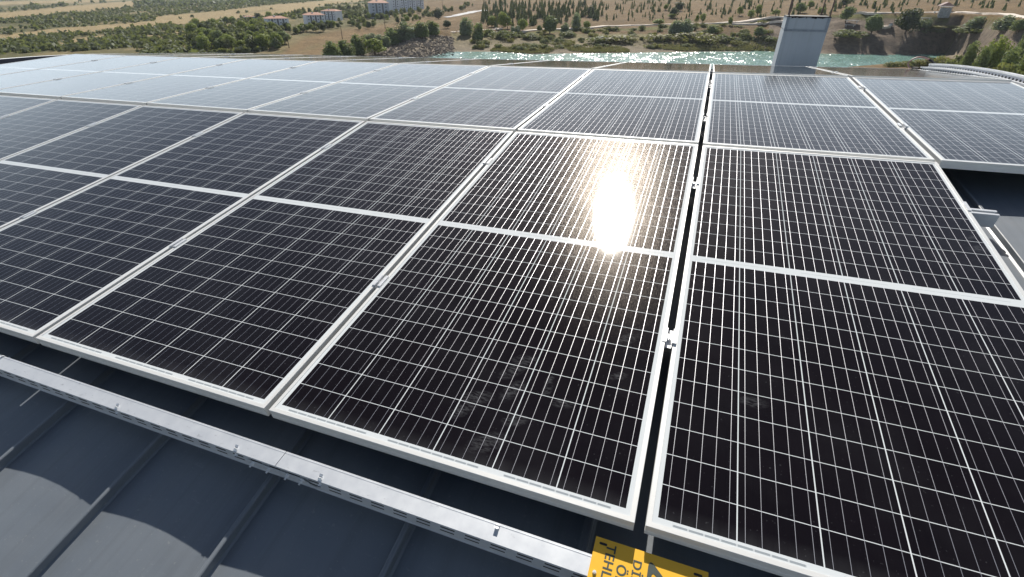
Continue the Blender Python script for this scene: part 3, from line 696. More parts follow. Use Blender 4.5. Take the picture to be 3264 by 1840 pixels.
b = MB(); wp = [(az_, dd) for az_, dd in ((-33, 60), (-31.5, 150), (-31.2, 262), (-30, 300), (-20, 330), (0, 360), (14, 380), (20, 400), (21, 300), (30, 60))]
wp = [(CX0+dd*math.sin(R(a_)), CY0+dd*math.cos(R(a_)), -26.) for a_, dd in wp]; b.v = wp; b.f = [tuple(range(len(wp)))]; b.mi = [0]; o = b.build('lake_water', m.mat); tag(o, kind='structure')
# ---- gravel paths, laid as thin ribbons over the ground
M_PATH = simple('pale_gravel', (.68, .60, .52), .95, 0, .12, .6, 0, 'Object', .1)
def ribbon(name, pts, wd, up=.12, sub=6, mat=None):
    P = [at(*p)[0] for p in pts]; Q = []
    for i in range(len(P)-1):
        for k in range(sub): Q.append(P[i].lerp(P[i+1], k/sub))
    Q.append(P[-1]); A = []; B = []
    for i, p in enumerate(Q):
        t = (Q[min(i+1, len(Q)-1)]-Q[max(i-1, 0)]); t.z = 0; t.normalize(); nrm = Vector((-t.y, t.x, 0))
        ww = wd*(.85+.3*random.random())
        a_ = p+nrm*ww/2; b_ = p-nrm*ww/2; z = max(gz(a_.x, a_.y), gz(b_.x, b_.y), gz(p.x, p.y))+up
        A.append((a_.x, a_.y, z)); B.append((b_.x, b_.y, z))
    s = MB(); s.strip(A, B); A2 = [(x, y, z-1.2) for x, y, z in A]; B2 = [(x, y, z-1.2) for x, y, z in B]; s.strip(A, A2); s.strip(B, B2)
    o = s.build(name, mat or M_PATH); tag(o, kind='structure'); return o
ribbon('gravel_path', [(1655,104),(1720,98),(1790,94),(1850,91),(1930,86),(2010,83),(2100,79),(2190,76),(2290,77),(2360,74),(2430,60),(2520,54)], 5.0)
ribbon('gravel_path', [(2330,78),(2400,80),(2450,76),(2510,74)], 4.0)
ribbon('gravel_path', [(2700,46),(2760,45),(2850,43),(2930,41),(3000,40),(3060,41),(3150,44),(3230,52),(3300,62)], 6.0)
ribbon('gravel_path', [(1440,104),(1500,99),(1560,96),(1600,92)], 3.0)
M_ROAD = simple('pale_road_surface', (.52, .51, .50), .9, 0, .08, .5)
ribbon('road', [(1418,58),(1450,52),(1480,46),(1510,40),(1545,34)], 9.0, .15, 6, M_ROAD)
ribbon('road', [(1290,40),(1310,34),(1330,28)], 7.0, .15, 6, M_ROAD)
ribbon('gravel_path', [(2795,96),(2815,92),(2840,86)], 5.0)
# ---------------------------------------------------------------- vegetation
def leaf_mat(name, c0, c1, trans=.35):
    m = NB(name); c = m.coord(); n = m.noise(c, .9, 3, .6); rnd = m.n('ShaderNodeObjectInfo').outputs['Random']
    gr = m.n('ShaderNodeNewGeometry').outputs['Random Per Island']
    f = m.m('ADD', m.m('MULTIPLY', m.ramp(n, [(.3, 0.), (.7, 1.)]), .5), m.m('ADD', m.m('MULTIPLY', gr, .35), m.m('MULTIPLY', rnd, .25)))
    col = m.mix(f, c0, c1); m.set(Base_Color=col, Roughness=.65); m.b.inputs['Specular IOR Level'].default_value = .25
    tr = m.n('ShaderNodeBsdfTranslucent'); m.put(tr.inputs[0], m.mix(.5, col, (.30, .34, .06)))
    mx = m.n('ShaderNodeMixShader'); m.put(mx.inputs[0], trans); m.put(mx.inputs[1], m.b.outputs[0]); m.put(mx.inputs[2], tr.outputs[0]); m.put(m.out.inputs[0], mx.outputs[0])
    return m.mat
L_WIL = leaf_mat('willow_leaves', (0.079, 0.115, 0.050), (0.234, 0.296, 0.126))
L_GREY = leaf_mat('silvery_leaves', (0.130, 0.173, 0.108), (0.286, 0.336, 0.218))
L_LIGHT = leaf_mat('light_green_leaves', (0.132, 0.180, 0.036), (0.286, 0.338, 0.078))
L_DARK = leaf_mat('dark_leaves', (.022, .040, .022), (.06, .085, .035), .2)
L_CON = leaf_mat('conifer_needles', (0.069, 0.098, 0.046), (0.196, 0.230, 0.103), .35)
L_SCRUB = leaf_mat('scrub_leaves', (0.069, 0.090, 0.041), (0.190, 0.207, 0.095), .35)
L_YEL = leaf_mat('yellow_green_leaves', (.13, .13, .04), (.25, .22, .08))
M_BARK = simple('bark', (.10, .075, .055), .9, 0, .25, 4)
def leaf_quads(C, N, size, r_):
    """C centres (n,3), random oriented quads biased to outward normals N"""
    n = len(C); d = N+r_.normal(0, .55, (n, 3)); d /= np.linalg.norm(d, axis=1)[:, None]+1e-9
    a = np.cross(d, r_.normal(0, 1, (n, 3))); a /= np.linalg.norm(a, axis=1)[:, None]+1e-9; b_ = np.cross(d, a)
    s = size*(.6+.8*r_.random((n, 1))); s2 = s*(.45+.3*r_.random((n, 1)))
    P = np.stack([C-a*s, C+b_*s2, C+a*s, C-b_*s2], 1).reshape(-1, 3)
    F = np.arange(4*n).reshape(n, 4); return P, F
def crown_mesh(name, mat, kind, n, size, seed, w_=.45):
    r_ = np.random.default_rng(seed); Cs = []; Ns = []
    if kind == 'broad':       # several unequal lobes around limbs, unit height tree: crown from .12 to 1
        nl = 9; lob = []
        for i in range(nl):
            a = r_.random()*6.28; h = .32+.55*r_.random(); rr = w_*(.62*r_.random())*(1.15-abs(h-.5))
            lob.append((rr*math.cos(a), rr*math.sin(a), h, .13+.13*r_.random()))
        lob.append((0, 0, .80, .17)); lob.append((0, 0, .5, .26))
    elif kind == 'willow':    # upright flame-like plumes leaning on each other
        lob = []
        for i in range(8):
            a = r_.random()*6.28; rr = w_*.6*r_.random()**.6; top = 1-.45*(rr/w_)*(.6+.8*r_.random())
            for k in range(5):
                t = k/4; lob.append((rr*math.cos(a)*(.7+.4*t), rr*math.sin(a)*(.7+.4*t), .10+(top-.22)*t+.05, (.18-.09*t)*(.8+.4*r_.random())))
    elif kind == 'bush':
        lob = []
        for i in range(9):
            a = r_.random()*6.28; rr = w_*1.1*r_.random()**.7; lob.append((rr*math.cos(a), rr*math.sin(a), .25+.4*r_.random()*(1-.4*rr/w_), .22+.16*r_.random()))
    if kind == 'conifer':
        h = r_.random(n)**1.25; rad = w_*(1-h)*(.55+.45*((h*9) % 1))*(.75+.25*r_.random(n)); a = r_.random(n)*6.28
        C = np.stack([rad*np.cos(a), rad*np.sin(a), .07+h*.93-.10*rad], 1); N = np.stack([np.cos(a), np.sin(a), np.full(n, .5)], 1)
    else:
        wts = np.array([l[3]**2 for l in lob]); li = r_.choice(len(lob), n, p=wts/wts.sum()); L = np.array(lob)[li]
        dv = r_.normal(0, 1, (n, 3)); dv /= np.linalg.norm(dv, axis=1)[:, None]
        rr = L[:, 3:4]*(.72+.36*r_.random((n, 1))**.5); C = L[:, :3]+dv*rr*np.array([1, 1, 1.05]); N = dv
        C[:, 2] = np.abs(C[:, 2]-.02)+.02
    P, F = leaf_quads(C, N, size, r_); me = bpy.data.meshes.new(name); me.from_pydata(P.tolist(), [], F.tolist()); me.materials.append(mat); return me
def trunk_mesh(seed, w_, thick=.03):
    r_ = random.Random(seed); m = MB(); P = [Vector((0, 0, -.03)), Vector((.01, 0, .18)), Vector((r_.uniform(-.02, .02), r_.uniform(-.02, .02), .38)), Vector((r_.uniform(-.04, .04), r_.uniform(-.04, .04), .72))]
    m.tube(P, [thick, thick*.8, thick*.6, thick*.2], 7)
    for i in range(5):
        a = r_.random()*6.28; z0 = .16+.06*i; rr = w_*(.5+.4*r_.random())
        m.tube([Vector((0, 0, z0)), Vector((rr*.5*math.cos(a), rr*.5*math.sin(a), z0+.13)), Vector((rr*math.cos(a), rr*math.sin(a), z0+.32))], [thick*.5, thick*.35, thick*.12], 5)
    return m.mesh('trunk', M_BARK)
KIND = {}
def proto(key, mat, kind, n, size, w_, nv=3):
    KIND[key] = [(crown_mesh('crown', mat, kind, n, size, 100+len(KIND)*10+i, w_), trunk_mesh(i+len(KIND)*7, w_, .02 if kind == 'conifer' else .03)) for i in range(nv)]
proto('willow', L_WIL, 'willow', 2600, .040, .36); proto('greywillow', L_GREY, 'willow', 2600, .038, .36); proto('broad', L_WIL, 'broad', 2200, .042, .40)
proto('dark', L_DARK, 'broad', 2200, .042, .40); proto('light', L_LIGHT, 'broad', 1500, .045, .36); proto('conifer', L_CON, 'conifer', 420, .055, .22, 4)
proto('bush', L_SCRUB, 'bush', 1000, .075, .55); proto('yellowbush', L_YEL, 'bush', 1000, .07, .55); proto('bigwillow', L_WIL, 'willow', 6500, .024, .42, 2); proto('bigyellow', L_LIGHT, 'willow', 6500, .024, .42, 2)
proto('small', L_SCRUB, 'broad', 420, .085, .42, 4); proto('sapling', L_CON, 'conifer', 130, .10, .24, 4)
WR = {'willow': .36, 'greywillow': .36, 'broad': .42, 'dark': .42, 'light': .38, 'conifer': .22, 'bush': .62, 'yellowbush': .62, 'bigwillow': .42, 'bigyellow': .42, 'small': .44, 'sapling': .24}
tree_n = [0]
def tree(kind, p, h, wd=None, label='', cat='tree', group=None, name=None, parts=True):
    tree_n[0] += 1; v = KIND[kind][tree_n[0] % len(KIND[kind])]; sw = (wd/(2*WR[kind])) if wd else h
    M = Matrix.Translation(p) @ Matrix.Rotation(random.random()*6.28, 4, 'Z') @ Matrix.Diagonal((sw, sw, h, 1))
    nm = name or ('bush' if 'bush' in kind else 'sapling' if kind == 'sapling' else 'conifer_tree' if kind == 'conifer' else 'broadleaf_tree')
    if parts:
        o = empty(nm, M); meshobj('crown', v[0], o)
        if 'bush' not in kind: meshobj('trunk', v[1], o)
        else: meshobj('stems', v[1], o)
    else: o = meshobj(nm, v[0], None, M)
    tag(o, label, cat, group); return o
def ptree(kind, cx, wpx, ytop, ybase, label, group=None, dist=None, **k):
    """tree whose foot stands on the ground at photo pixel (cx, ybase)"""
    p, d = at(cx, ybase)
    if dist:
        r = pray(cx, ybase); hh = math.hypot(r.x, r.y); p = Vector((CAM_T.x+r.x/hh*dist, CAM_T.y+r.y/hh*dist, 0)); p.z = gz(p.x, p.y); d = dist
    r = pray(cx, ytop); ztop = CAM_T.z+r.z/math.hypot(r.x, r.y)*d; h = max(ztop-p.z, .8)
    r1 = pray(cx-wpx/2, ytop); r2 = pray(cx+wpx/2, ytop); wd = (math.atan2(r2.x, r2.y)-math.atan2(r1.x, r1.y))*d*(1.5 if 'willow' in kind or 'yellow' in kind else 1.25)
    return tree(kind, p, h, wd, label, 'bush' if 'bush' in kind else 'tree', group, **k)
BT = 'trees on the far bank'; WC = 'willows beside the rock embankment'; RB_ = 'trees on the right-hand slope'
for a in [
 ('willow', 1058, 56, 128, 184, 'grey-green willow at the left end of the embankment row', WC), ('willow', 1106, 50, 126, 182, 'willow second from the left in the embankment row', WC),
 ('willow', 1148, 48, 104, 177, 'tall leaning willow in the middle of the embankment row', WC), ('light', 1196, 66, 124, 180, 'lighter green broad tree in front of the embankment row', WC),
 ('greywillow', 1190, 46, 106, 140, 'greyish willow behind the lighter green broad tree', WC), ('greywillow', 1222, 36, 103, 152, 'narrow greyish willow right of the lighter green tree', WC),
 ('willow', 1250, 64, 86, 146, 'broad willow above the rocks, left of the tallest pair', WC), ('greywillow', 1290, 60, 69, 131, 'tall rounded willow with pale right side above the rocks', WC),
 ('willow', 1341, 46, 66, 124, 'dense upright willow near the upper end of the rocks', WC), ('willow', 1376, 42, 64, 112, 'last dark willow at the upper end of the embankment row', WC),
 ('dark', 1428, 24, 65, 92, 'small round dark tree with bare trunk beside the pale road', BT), ('dark', 1398, 34, 24, 62, 'round dark tree above the road, left of the lamp posts', BT),
 ('greywillow', 1487, 36, 52, 114, 'tall grey-green poplar-like tree, left of the leading shore pair', BT), ('willow', 1524, 34, 70, 130, 'dark upright willow whose shadow falls to the water', BT),
 ('bush', 1512, 16, 104, 130, 'low bush at the foot of the dark upright willow', BT), ('bush', 1557, 28, 90, 116, 'olive bush right of the dark upright willow', BT),
 ('light', 1568, 28, 52, 86, 'small round bright green tree near the white slab', BT), ('light', 1600, 30, 42, 94, 'yellow-green tree, left one of the bright pair', BT),
 ('light', 1618, 26, 52, 92, 'yellow-green tree, right one of the bright pair', BT), ('light', 1667, 28, 62, 100, 'bright green slender tree at the path start', BT),
 ('greywillow', 1645, 26, 78, 110, 'silvery shrub-like tree left of the bright slender tree', BT), ('bush', 1608, 56, 94, 124, 'wide olive bush on the bank below the bright pair', BT),
 ('bush', 1690, 40, 104, 124, 'low bush on the bank below the path start', BT), ('broad', 1752, 50, 48, 108, 'large domed green tree standing where the path begins', BT),
 ('broad', 1720, 16, 80, 104, 'small tree touching the left side of the large domed tree', BT), ('greywillow', 1802, 24, 72, 108, 'thin silvery tree just right of the large domed tree', BT),
 ('bush', 1802, 40, 96, 120, 'bush beneath the thin silvery tree', BT), ('greywillow', 1834, 30, 38, 90, 'tall loose grey-green tree left of the path curve', BT),
 ('light', 1869, 24, 68, 96, 'sparse little tree on the pale path', BT), ('dark', 1884, 30, 16, 52, 'dark dense tree at the right edge of the conifer wood', BT),
 ('bush', 1905, 60, 112, 138, 'bush on the bank, right of the domed tree shadow', BT), ('yellowbush', 1960, 70, 108, 134, 'yellowish bush left of the big double-crowned tree', BT),
 ('yellowbush', 2105, 66, 106, 132, 'yellowish bush touching the left of the double-crowned tree', BT), ('greywillow', 2155, 44, 62, 116, 'left half of the big grey-green double-crowned tree', BT),
 ('greywillow', 2184, 46, 60, 114, 'right half of the big grey-green double-crowned tree', BT), ('yellowbush', 2224, 70, 100, 138, 'large yellow-green bush right of the double-crowned tree', BT),
 ('broad', 2266, 32, 80, 118, 'slender green tree on the slope above the yellow-green bush', BT), ('bush', 2308, 44, 108, 136, 'dark green bush with bright top midway along the bank', BT),
 ('bush', 2366, 32, 98, 124, 'bush on the upper bank, left of the chimney', BT), ('broad', 2416, 36, 84, 126, 'leafy tree on the bank nearest the chimney left side', BT),
 ('bush', 2340, 36, 116, 134, 'small bush low on the bank, left of the chimney', BT), ('bush', 2452, 40, 112, 140, 'bush partly hidden by the chimney left edge', BT),
 ('dark', 2164, 32, 9, 36, 'dark bushy tree high on the hillside, upper of two', BT), ('dark', 2143, 26, 24, 58, 'dark bushy tree high on the hillside, lower of two', BT),
 ('light', 2121, 16, 15, 34, 'tiny bright tree left of the two dark hillside trees', BT), ('light', 2355, 20, 22, 52, 'bright little tree above the path, first of four before the chimney', BT),
 ('light', 2390, 24, 32, 60, 'bright little tree above the path, second of four before the chimney', BT), ('light', 2413, 22, 17, 52, 'bright little tree above the path, third of four before the chimney', BT),
 ('light', 2470, 30, 31, 58, 'bright little tree above the path, fourth of four before the chimney', BT), ('light', 2140, 26, 44, 60, 'light green tree under the two dark hillside trees', BT),
 ('light', 2100, 40, 62, 80, 'row of light green growth beside the path, left of the double-crowned tree', BT), ('light', 2220, 14, 48, 76, 'small loose tree at the upper path edge, left', BT),
 ('light', 2238, 16, 44, 72, 'small loose tree at the upper path edge, right', BT), ('light', 2325, 16, 56, 84, 'thin dark-stemmed tree at the path edge', BT),
 ('broad', 2550, 34, 8, 44, 'tree behind the left cap leg of the chimney', RB_), ('light', 2616, 26, 24, 46, 'pale bush-like tree above the chimney top', RB_), ('light', 2580, 24, 4, 30, 'light tree seen between the chimney cap legs', RB_),
 ('dark', 2687, 32, -6, 24, 'very dark tree at the top image edge, right of the chimney', RB_), ('broad', 2690, 44, 23, 84, 'green tree just right of the chimney', RB_),
 ('broad', 2775, 64, 42, 112, 'large round green tree on the cliff top, left of the darker one', RB_), ('dark', 2880, 78, 32, 120, 'very large dark round tree on the cliff top', RB_),
 ('bush', 2688, 84, 90, 124, 'wide bush on the cliff edge right of the chimney', RB_), ('greywillow', 2937, 38, 56, 112, 'silvery tree right of the very large dark tree', RB_),
 ('bush', 2960, 60, 84, 118, 'dark bush below the silvery tree on the cliff edge', RB_), ('yellowbush', 3010, 90, 78, 116, 'sprawling yellow-green bush right along the cliff edge', RB_),
 ('bush', 3060, 70, 90, 128, 'olive bush at the right end of the cliff', RB_), ('greywillow', 3105, 96, 50, 104, 'wide grey-green tree left of the upper right group', RB_),
 ('greywillow', 3190, 84, 48, 106, 'wide grey-green tree in the middle of the upper right group', RB_), ('bush', 3105, 90, 82, 124, 'shaded dark bush under the upper right group', RB_),
 ('broad', 3235, 60, 60, 112, 'broad tree at the right end of the upper right group', RB_),
 ]: ptree(*a)
NR = 'willows on the near shore, right'
for a in [
 ('bigwillow', 3080, 62, 128, 212, 'round willow at the left end of the near right grove', NR, 235), ('bigyellow', 3155, 90, 98, 214, 'tallest yellow-green tree of the near right grove', NR, 225),
 ('bigwillow', 3205, 90, 146, 232, 'wide grey-green willow at the front of the near right grove', NR, 190), ('bigwillow', 3250, 70, 80, 200, 'dark tree at the right image edge behind the grove', NR, 250),
 ('bigyellow', 3262, 64, 130, 240, 'leaning tree at the right image edge in the grove', NR, 200), ('bush', 3045, 70, 166, 214, 'dark bush at the left foot of the near right grove', NR, 240),
 ('bigwillow', 3125, 60, 140, 216, 'small willow between the round and the tallest tree', NR, 215)]:
    ptree(a[0], a[1], a[2], a[3], a[4], a[5], a[6], dist=a[7])
for i, (cx, wpx, yt, d_) in enumerate([(2835, 40, 196, 262), (2862, 44, 190, 262), (2895, 40, 190, 266), (2935, 50, 184, 270), (2975, 60, 176, 272), (3010, 56, 172, 268), (3040, 60, 180, 250), (3150, 70, 176, 175), (3230, 90, 190, 165)]):
    ptree('yellowbush' if i % 2 else 'bush', cx, wpx, yt, 215, 'scrubby shore bush behind the cable loop and side tray', 'shore bushes behind the side tray', dist=d_)
# bank scrub, reeds
def on_bank(a0, a1):
    az = R(random.uniform(a0, a1)); _, D = zbase(np.array([math.degrees(az)]), np.array([300.])); D = D[0]
    d = D[3]+(D[4]-D[3])*random.uniform(.12, .95); return CX0+d*math.sin(az), CY0+d*math.cos(az), (d-D[3])/(D[4]-D[3])
for i in range(150):
    x, y, f = on_bank(-24, 5.5); tree('bush' if random.random() < .6 else 'yellowbush', Vector((x, y, gz(x, y)-.1)), random.uniform(1.2, 3.0), random.uniform(2.5, 5.5), 'scrubby bush on the far bank slope between shore and path', 'bush', 'scrub bushes on the far bank')
r_ = np.random.default_rng(5); n = 9000
az = np.radians(r_.uniform(-23, 9, n)); _, D = zbase(np.degrees(az), np.full(n, 300.)); d = D[:, 3]+np.abs(r_.normal(0, 7, n))+.8
x = CX0+d*np.sin(az); y = CY0+d*np.cos(az); keep = fbm(x, y, 14, 3) > .40; x = x[keep]; y = y[keep]; z = ground(x, y)
N = np.stack([r_.normal(0, .3, len(x)), -np.ones(len(x)), r_.normal(0, .2, len(x))], 1); P, F = leaf_quads(np.stack([x, y, z+.35], 1), N, .5, r_)
me = bpy.data.meshes.new('reeds'); me.from_pydata(P.tolist(), [], F.tolist()); me.materials.append(leaf_mat('reed_leaves', (.17, .15, .07), (.28, .25, .13), .2)); tag(meshobj('reeds', me), 'dry reeds and grass tufts along the far shoreline', 'reeds', kind='stuff')
# embankment rocks
n = 3200; az = np.radians(r_.uniform(-35, -26.3, n)); d = r_.uniform(236, 322, n); x = CX0+d*np.sin(az); y = CY0+d*np.cos(az); z = ground(x, y); k = z > -26.6; x, y, z = x[k], y[k], z[k]
s = r_.uniform(.25, .75, len(x)); base = np.array([[1,0,0],[-1,0,0],[0,1,0],[0,-1,0],[0,0,1],[0,0,-1]], float)
V = (base[None]*(.6+.8*r_.random((len(x), 6, 1)))*s[:, None, None]*np.array([1.2, 1, .8])+np.stack([x, y, z], 1)[:, None]).reshape(-1, 3)
fo = np.array([[0,2,4],[2,1,4],[1,3,4],[3,0,4],[2,0,5],[1,2,5],[3,1,5],[0,3,5]]); F = (fo[None]+6*np.arange(len(x))[:, None, None]).reshape(-1, 3)
me = bpy.data.meshes.new('rocks'); me.from_pydata(V.tolist(), [], F.tolist()); mr = NB('embankment_rock'); g = mr.n('ShaderNodeNewGeometry').outputs['Random Per Island']; mr.set(Base_Color=mr.mix(g, (.13, .105, .085), (.31, .26, .21)), Roughness=.95); me.materials.append(mr.mat)
tag(meshobj('embankment_rocks', me), 'loose grey-brown rocks covering the lake embankment', 'rocks', kind='stuff')
# conifer wood (individual trees) and saplings on the dry hillside
cnt = 0
CW = 'young conifers of the planted wood'
while cnt < 280:
    px = random.uniform(1535, 1925); py = random.uniform(14, 90)
    if py > 96-(px-1535)*.07 or (px > 1850 and py > 66): continue
    p, d = at(px, py)
    if d > 1500: continue
    hp = random.uniform(16, 30)*(.6+.5*py/80); tree('conifer', p, max(hp/1890*d, 2.5), max(hp/1890*d, 2.5)*random.uniform(.5, .75), 'young conifer in the dense planted wood across the lake, above the path', 'tree', CW, parts=py > 55); cnt += 1
cnt = 0; CS = 'saplings on the dry hillside'
while cnt < 290:
    px = random.uniform(1890, 3264); py = 4+9*random.randint(0, 7)+random.uniform(-2, 2)-(px-1890)*.004
    if py > 74-(px-1890)*.028 or (px > 2960 and py > 36): continue
    if random.random() < (px-1890)/2400: continue
    p, d = at(px, py)
    if d > 1500: continue
    hp = random.uniform(8, 19); tree('sapling', p, hp/1890*d, hp/1890*d*random.uniform(.4, .65), 'small dark sapling on the dry brown hillside above the path', 'sapling', CS, parts=False); cnt += 1
# left side: tree belts around the settlement, individually planted
cnt = 0; LB = 'trees around the settlement and the bare field'
for (x0, y0, x1, y1, n, jit) in ((610,128,900,108,62,18),(620,150,905,150,56,14),(905,112,1160,78,26,6),(1080,66,1310,62,26,9),(930,48,1180,30,26,6),(600,96,860,66,22,8),(1290,74,1400,46,14,6),(1060,52,1180,52,14,6),(1400,40,1540,18,16,7),(1160,40,1180,40,3,8),(862,98,930,97,12,3),(985,93,1080,84,16,4),(1180,61,1250,58,9,3),(1250,50,1380,36,16,4),(1120,100,1290,70,10,3)):
    for i in range(n):
        t = random.random(); px = x0+(x1-x0)*t+random.uniform(-8, 8); py = y0+(y1-y0)*t+random.uniform(-jit, jit)
        p, d = at(px, py)
        if d > 2500: continue
        hp = (random.uniform(20, 34) if n > 45 else random.uniform(13, 24))*(.55+.5*py/120); h = max(hp/1800*d, 2.5)
        tree(random.choice(['small', 'small', 'light', 'dark', 'broad', 'light']) if py > 60 else 'small', p, h, h*random.uniform(.8, 1.3), 'tree in the green belts around the white houses and bare field', 'tree', LB, parts=py > 100, name='broadleaf_tree')
# woodland mass on the plain
def mass(name, label, n, a0, a1, d0, d1, size, thr, seed, mat, hs=(1.5, 4)):
    r_ = np.random.default_rng(seed); az = np.radians(r_.uniform(a0, a1, n)); d = np.exp(r_.uniform(math.log(d0), math.log(d1), n)); x = CX0+d*np.sin(az); y = CY0+d*np.cos(az); z = ground(x, y)
    px, py = to_px(x, y, z); keep = fbm(x*1.0, y*1.0, 120, 4) > thr
    for pts, wd in GOLD: keep &= seg_dist(px, py, pts) > wd*(.85+.7*r_.random(n))
    for pts, wd in DRY: keep &= seg_dist(px, py, pts) > wd*1.3
    keep &= ~((az > R(-44)) & (d < 560)); keep &= (py > -20)
    x, y, z, d = x[keep], y[keep], z[keep], d[keep]; k = 9; hh = r_.uniform(hs[0], hs[1], len(x))*(.8+.5*np.clip(d/1500, 0, 1.5))
    C = np.repeat(np.stack([x, y, z], 1), k, 0); H = np.repeat(hh, k)[:, None]; dv = r_.normal(0, 1, (len(C), 3)); dv /= np.linalg.norm(dv, axis=1)[:, None]; dv[:, 2] = np.abs(dv[:, 2])
    C = C+dv*H*np.array([.62, .62, .9])*r_.uniform(.6, 1.05, (len(C), 1)); P, F = leaf_quads(C, dv, 1., r_); ctr = np.repeat(C, 4, 0); P = ctr+(P-ctr)*np.repeat(H*.52, 4, 0)
    me = bpy.data.meshes.new(name); me.from_pydata(P.tolist(), [], F.tolist()); me.materials.append(mat); tag(meshobj(name, me), label, 'woodland', kind='stuff')
L_OLIVE = leaf_mat('plain_scrub_leaves', (0.043, 0.059, 0.028), (0.126, 0.144, 0.072), .3)
mass('woodland', 'scattered scrub and olive-green woodland covering the plain at left', 9000, -68, -33, 300, 1500, 2.5, .40, 3, L_OLIVE, (1.6, 3.6))
mass('distant_woodland', 'distant bluish woodland patches across the far plain', 7000, -70, -20, 1200, 4500, 4, .50, 4, L_OLIVE, (3, 7))
# ---------------------------------------------------------------- houses
M_HW = simple('house_render', (.60, .62, .66), .85, 0, .05, .4); M_HW2 = simple('house_render_grey', (.40, .44, .50), .85, 0, .05, .4); M_TILE = simple('clay_roof_tiles', (.36, .19, .13), .85, 0, .15, .8); M_WIN = simple('dark_window', (.12, .13, .15), .2, 0, .1, .5); M_CONC = simple('pale_concrete', (.55, .54, .52), .85, 0, .06, .7)
def house(cx, ybase, wpx, ytop, label, floors=4, depth=12, rot=0, wall=None, cols=4, roof=True, dark_bays=True, dist=None):
    p, d = at(cx, ybase); h = (ybase-ytop)/1800*d; wdt = wpx/1800*d; wall = wall or M_HW
    ang = -math.atan2(p.x-CX0, p.y-CY0)+rot; o = empty('apartment_house', Matrix.Translation(p) @ Matrix.Rotation(ang, 4, 'Z')); tag(o, label, 'house')
    rh = h*.16 if roof else 0; wh = h-rh; b = MB(); b.box(-wdt/2, wdt/2, 0, depth, -2, wh); b.build('wall', wall, o)
    if roof:
        b = MB(); e = .6; A = [(-wdt/2-e, -e, wh), (wdt/2+e, -e, wh), (wdt/2+e, depth+e, wh), (-wdt/2-e, depth+e, wh)]; r0, r1 = (-wdt*.25, depth/2, wh+rh), (wdt*.25, depth/2, wh+rh)
        b.v = A+[r0, r1]; b.f = [(0, 1, 5, 4), (1, 2, 5), (2, 3, 4, 5), (3, 0, 4), (3, 2, 1, 0)]; b.mi = [0]*5; rf = b.build('roof', M_TILE, o)
        b = MB(); b.box(-wdt*.1, -wdt*.04, depth*.3, depth*.4, wh, wh+rh*1.2); b.build('chimney', M_HW, rf)
    else:
        b = MB(); b.box(-wdt/2-.2, wdt/2+.2, -.2, depth+.2, wh, wh+.5); b.build('parapet', wall, o)
    fl = wh/floors
    for f in range(floors):
        for c in range(cols):
            xx = -wdt/2+wdt*(c+.5)/cols; b = MB(); ww = wdt/cols*.13; b.box(xx-ww, xx+ww, -.06, .10, f*fl+fl*.38, f*fl+fl*.74); b.build('window', M_WIN, o)
    if dark_bays:
        for c in range(cols-1):
            xx = -wdt/2+wdt*(c+1)/cols; b = MB(); b.box(xx-wdt*.04, xx+wdt*.04, -.12, .05, .2, wh*.97); b.build('balcony_bay', M_WIN, o)
    return o
house(892, 97, 62, 60, 'white four-storey block with red hipped roof, leftmost of the settlement', 4, 12, .15)
house(1012, 88, 56, 48, 'white block with red roof, front one of the middle pair', 4, 12, .2)
house(1050, 66, 48, 36, 'white block with red roof, rear one of the middle pair', 4, 12, -.5)
house(1214, 58, 58, 10, 'large grey apartment block with blank end wall, left of the terrace', 5, 22, .1, M_HW2, 3)
for i, (cx, wpx) in enumerate([(1264, 26), (1290, 26), (1316, 26), (1342, 22)]):
    house(cx, 42-i*4, wpx, -6-i*3, 'tall narrow pale block in the terrace right of the big grey block, %s' % ['first', 'second', 'third', 'fourth'][i], 6, 14, .4, M_HW, 2)
house(800, 66, 26, 54, 'small red-roofed house left of the white four-storey block', 2, 9, .2, M_HW, 2); house(668, 104, 18, 94, 'tiny grey farm house among trees at far left', 1, 6, 0, M_HW2, 2)
# utility poles, lamp posts
def pole(cx, yb, yt, label, lean=0):
    p, d = at(cx, yb); h = (yb-yt)/1850*d; o = empty('utility_pole', Matrix.Translation(p)); tag(o, label, 'pole', 'poles across the bare field and road')
    b = MB(); b.tube([(0, 0, 0), (lean, 0, h)], [.22, .13], 8); b.build('shaft', M_BARK, o); b = MB(); b.box(-.9, .9, -.08, .08, h-.6, h-.45); b.build('crossarm', M_BARK, o)
pole(1092, 126, 86, 'thin wooden pole standing in the bare field'); pole(922, 154, 120, 'thin wooden pole at the left edge of the bare field'); pole(1228, 92, 58, 'thin pole at the upper end of the bare field')
pole(1412, 48, 4, 'tall thin post beside the pale road, left one'); pole(1332, 40, 2, 'tall thin post in front of the terrace')
# picnic slabs / shelters, stone lookout, parked cars
def slab(cx, yb, wpx, hpx, label):
    p, d = at(cx, yb); wd = wpx/1850*d; o = empty('picnic_table', Matrix.Translation(p) @ Matrix.Rotation(random.uniform(-.3, .3), 4, 'Z')); tag(o, label, 'table')
    b = MB(); b.box(-wd/2, wd/2, -.8, .8, .75, .95); b.build('table_top', M_CONC, o); 
    for s in (-1, 1): b = MB(); b.box(s*wd*.35-.15, s*wd*.35+.15, -.5, .5, -.2, .75); b.build('leg', M_CONC, o)
slab(2706, 92, 26, 5, 'pale concrete table under the green tree right of the chimney, lower one'); slab(2714, 74, 34, 4, 'pale concrete table right of the chimney, upper longer one')
slab(2944, 80, 22, 4, 'pale table right of the very large dark tree, upper one'); slab(2928, 96, 18, 4, 'pale table right of the very large dark tree, lower one'); slab(1588, 98, 20, 5, 'pale slab table beside the bright green pair of trees')
slab(2985, 43, 14, 4, 'small pale slab beside the lookout')
